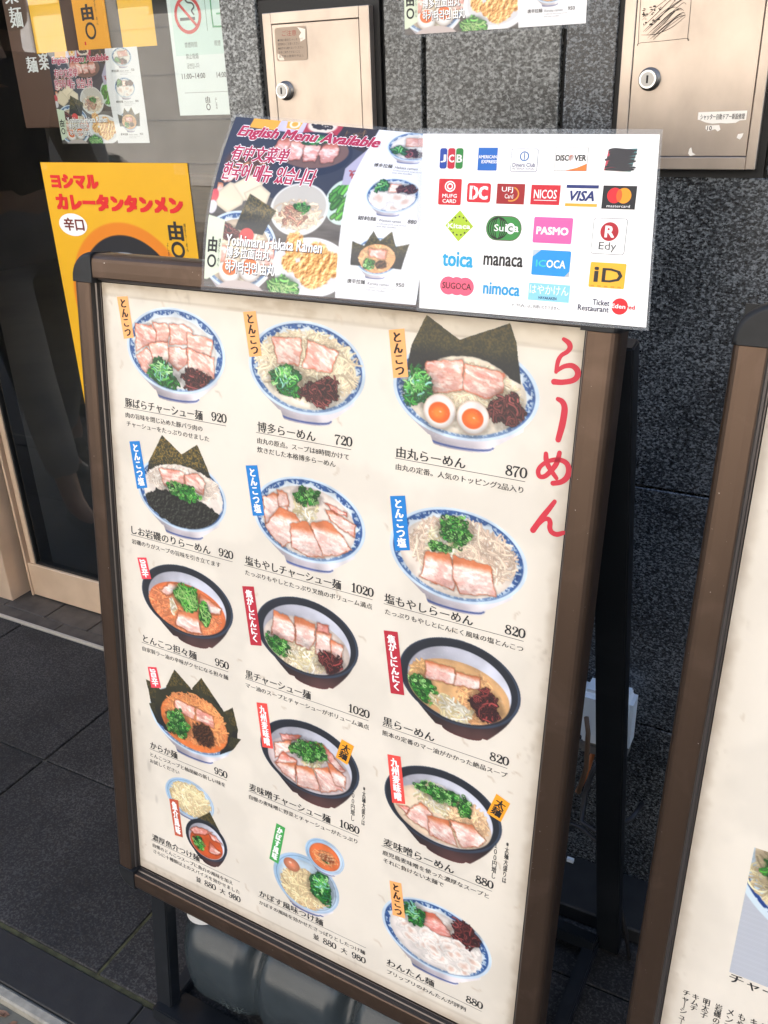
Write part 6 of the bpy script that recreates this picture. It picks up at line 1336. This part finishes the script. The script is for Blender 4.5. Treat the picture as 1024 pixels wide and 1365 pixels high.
building(2.2, 20, 9, M_facade, 'pale building across the street to the right', 3)
for i, (x0, x1, z0, z1, c, s, lab) in enumerate(((-12.6, -11.9, .35, 1.9, (.80, .80, .78), '居酒屋', 'white vertical shop sign across the street'), (-12.9, -11.7, -.3, .25, (.85, .86, .84), 'ラーメン', 'wide white shop sign low across the street'), (-11.2, -10.4, -.2, 1.6, (.06, .03, .02), '麺', 'brown shop banner across the street'), (-9.6, -8.0, 1.2, 1.8, (.10, .22, .25), '珈琲', 'teal shop sign across the street'))):
    r = empty('shop_sign', (x0, -8.1, z0)); tag(r, lab, 'sign', 'shop signs across the street'); box('sign_panel', 0, x1-x0, 0, .06, 0, z1-z0, mat('sign_paint', c, .5), r, .01)
def car(x, y, label, m):
    r = empty('parked_car', (x, y, -1.335)); tag(r, label, 'car', 'cars parked along the street')
    S_ = [(-2.2, .45, .62, .70), (-2.1, .35, .78, .80), (-1.5, .22, .92, .86), (-.95, .20, .98, .86), (.9, .20, 1.0, .86), (1.6, .22, .98, .86), (2.1, .34, .90, .82), (2.22, .48, .72, .74)]
    V = []; F = []; n = 10
    for sx, z0, z1, hw in S_:
        for k in range(n):
            t = 6.28318*(k+.5)/n; V.append((sx, hw*math.copysign(abs(math.cos(t))**.35, math.cos(t)), (z0+z1)/2+(z1-z0)/2*math.copysign(abs(math.sin(t))**.5, math.sin(t))))
    for i in range(len(S_)-1):
        for k in range(n): F.append((i*n+k, (i+1)*n+k, (i+1)*n+(k+1) % n, i*n+(k+1) % n))
    F += [tuple(range(n)), tuple(range(len(V)-n, len(V)))[::-1]]
    o = mesh_obj('body', V, F, m, r, True)
    C_ = [(-1.35, .90, .74), (-.55, 1.40, .60), (.6, 1.44, .60), (1.35, 1.36, .58), (2.0, .92, .72)]
    V = []; F = []
    for sx, z1, hw in C_: V += [(sx, -.78, .88), (sx, -hw, z1), (sx, hw, z1), (sx, .78, .88)]
    for i in range(len(C_)-1):
        for k in range(3): F.append((i*4+k, i*4+k+1, i*4+5+k, i*4+4+k))
    mesh_obj('cabin', V, F, M_win, r, True)
    V = []; F = []
    for sx, z1, hw in C_[1:4]: V += [(sx, -hw+.02, z1+.01), (sx, 0, z1+.05), (sx, hw-.02, z1+.01)]
    for i in range(2):
        for k in range(2): F.append((i*3+k, i*3+k+1, i*3+4+k, i*3+3+k))
    mesh_obj('roof', V, F, m, r, True)
    for wx in (-1.35, 1.38):
        for wy_ in (-.80, .80):
            w = tube('wheel', [(wx, wy_-.1*(1 if wy_ > 0 else -1), .31), (wx, wy_, .31)], .31, M_tyre, r, 24); tube('rim', [(wx, wy_, .31), (wx, wy_+.012*(1 if wy_ > 0 else -1), .31)], .19, M_lock, w, 16)
    return r
car(-9.5, -4.15, 'dark car parked across the street reflected in the shop glass', M_car).rotation_euler = (0, 0, math.pi)
car(2.5, -3.7, 'second dark car parked across the street further right', M_car)
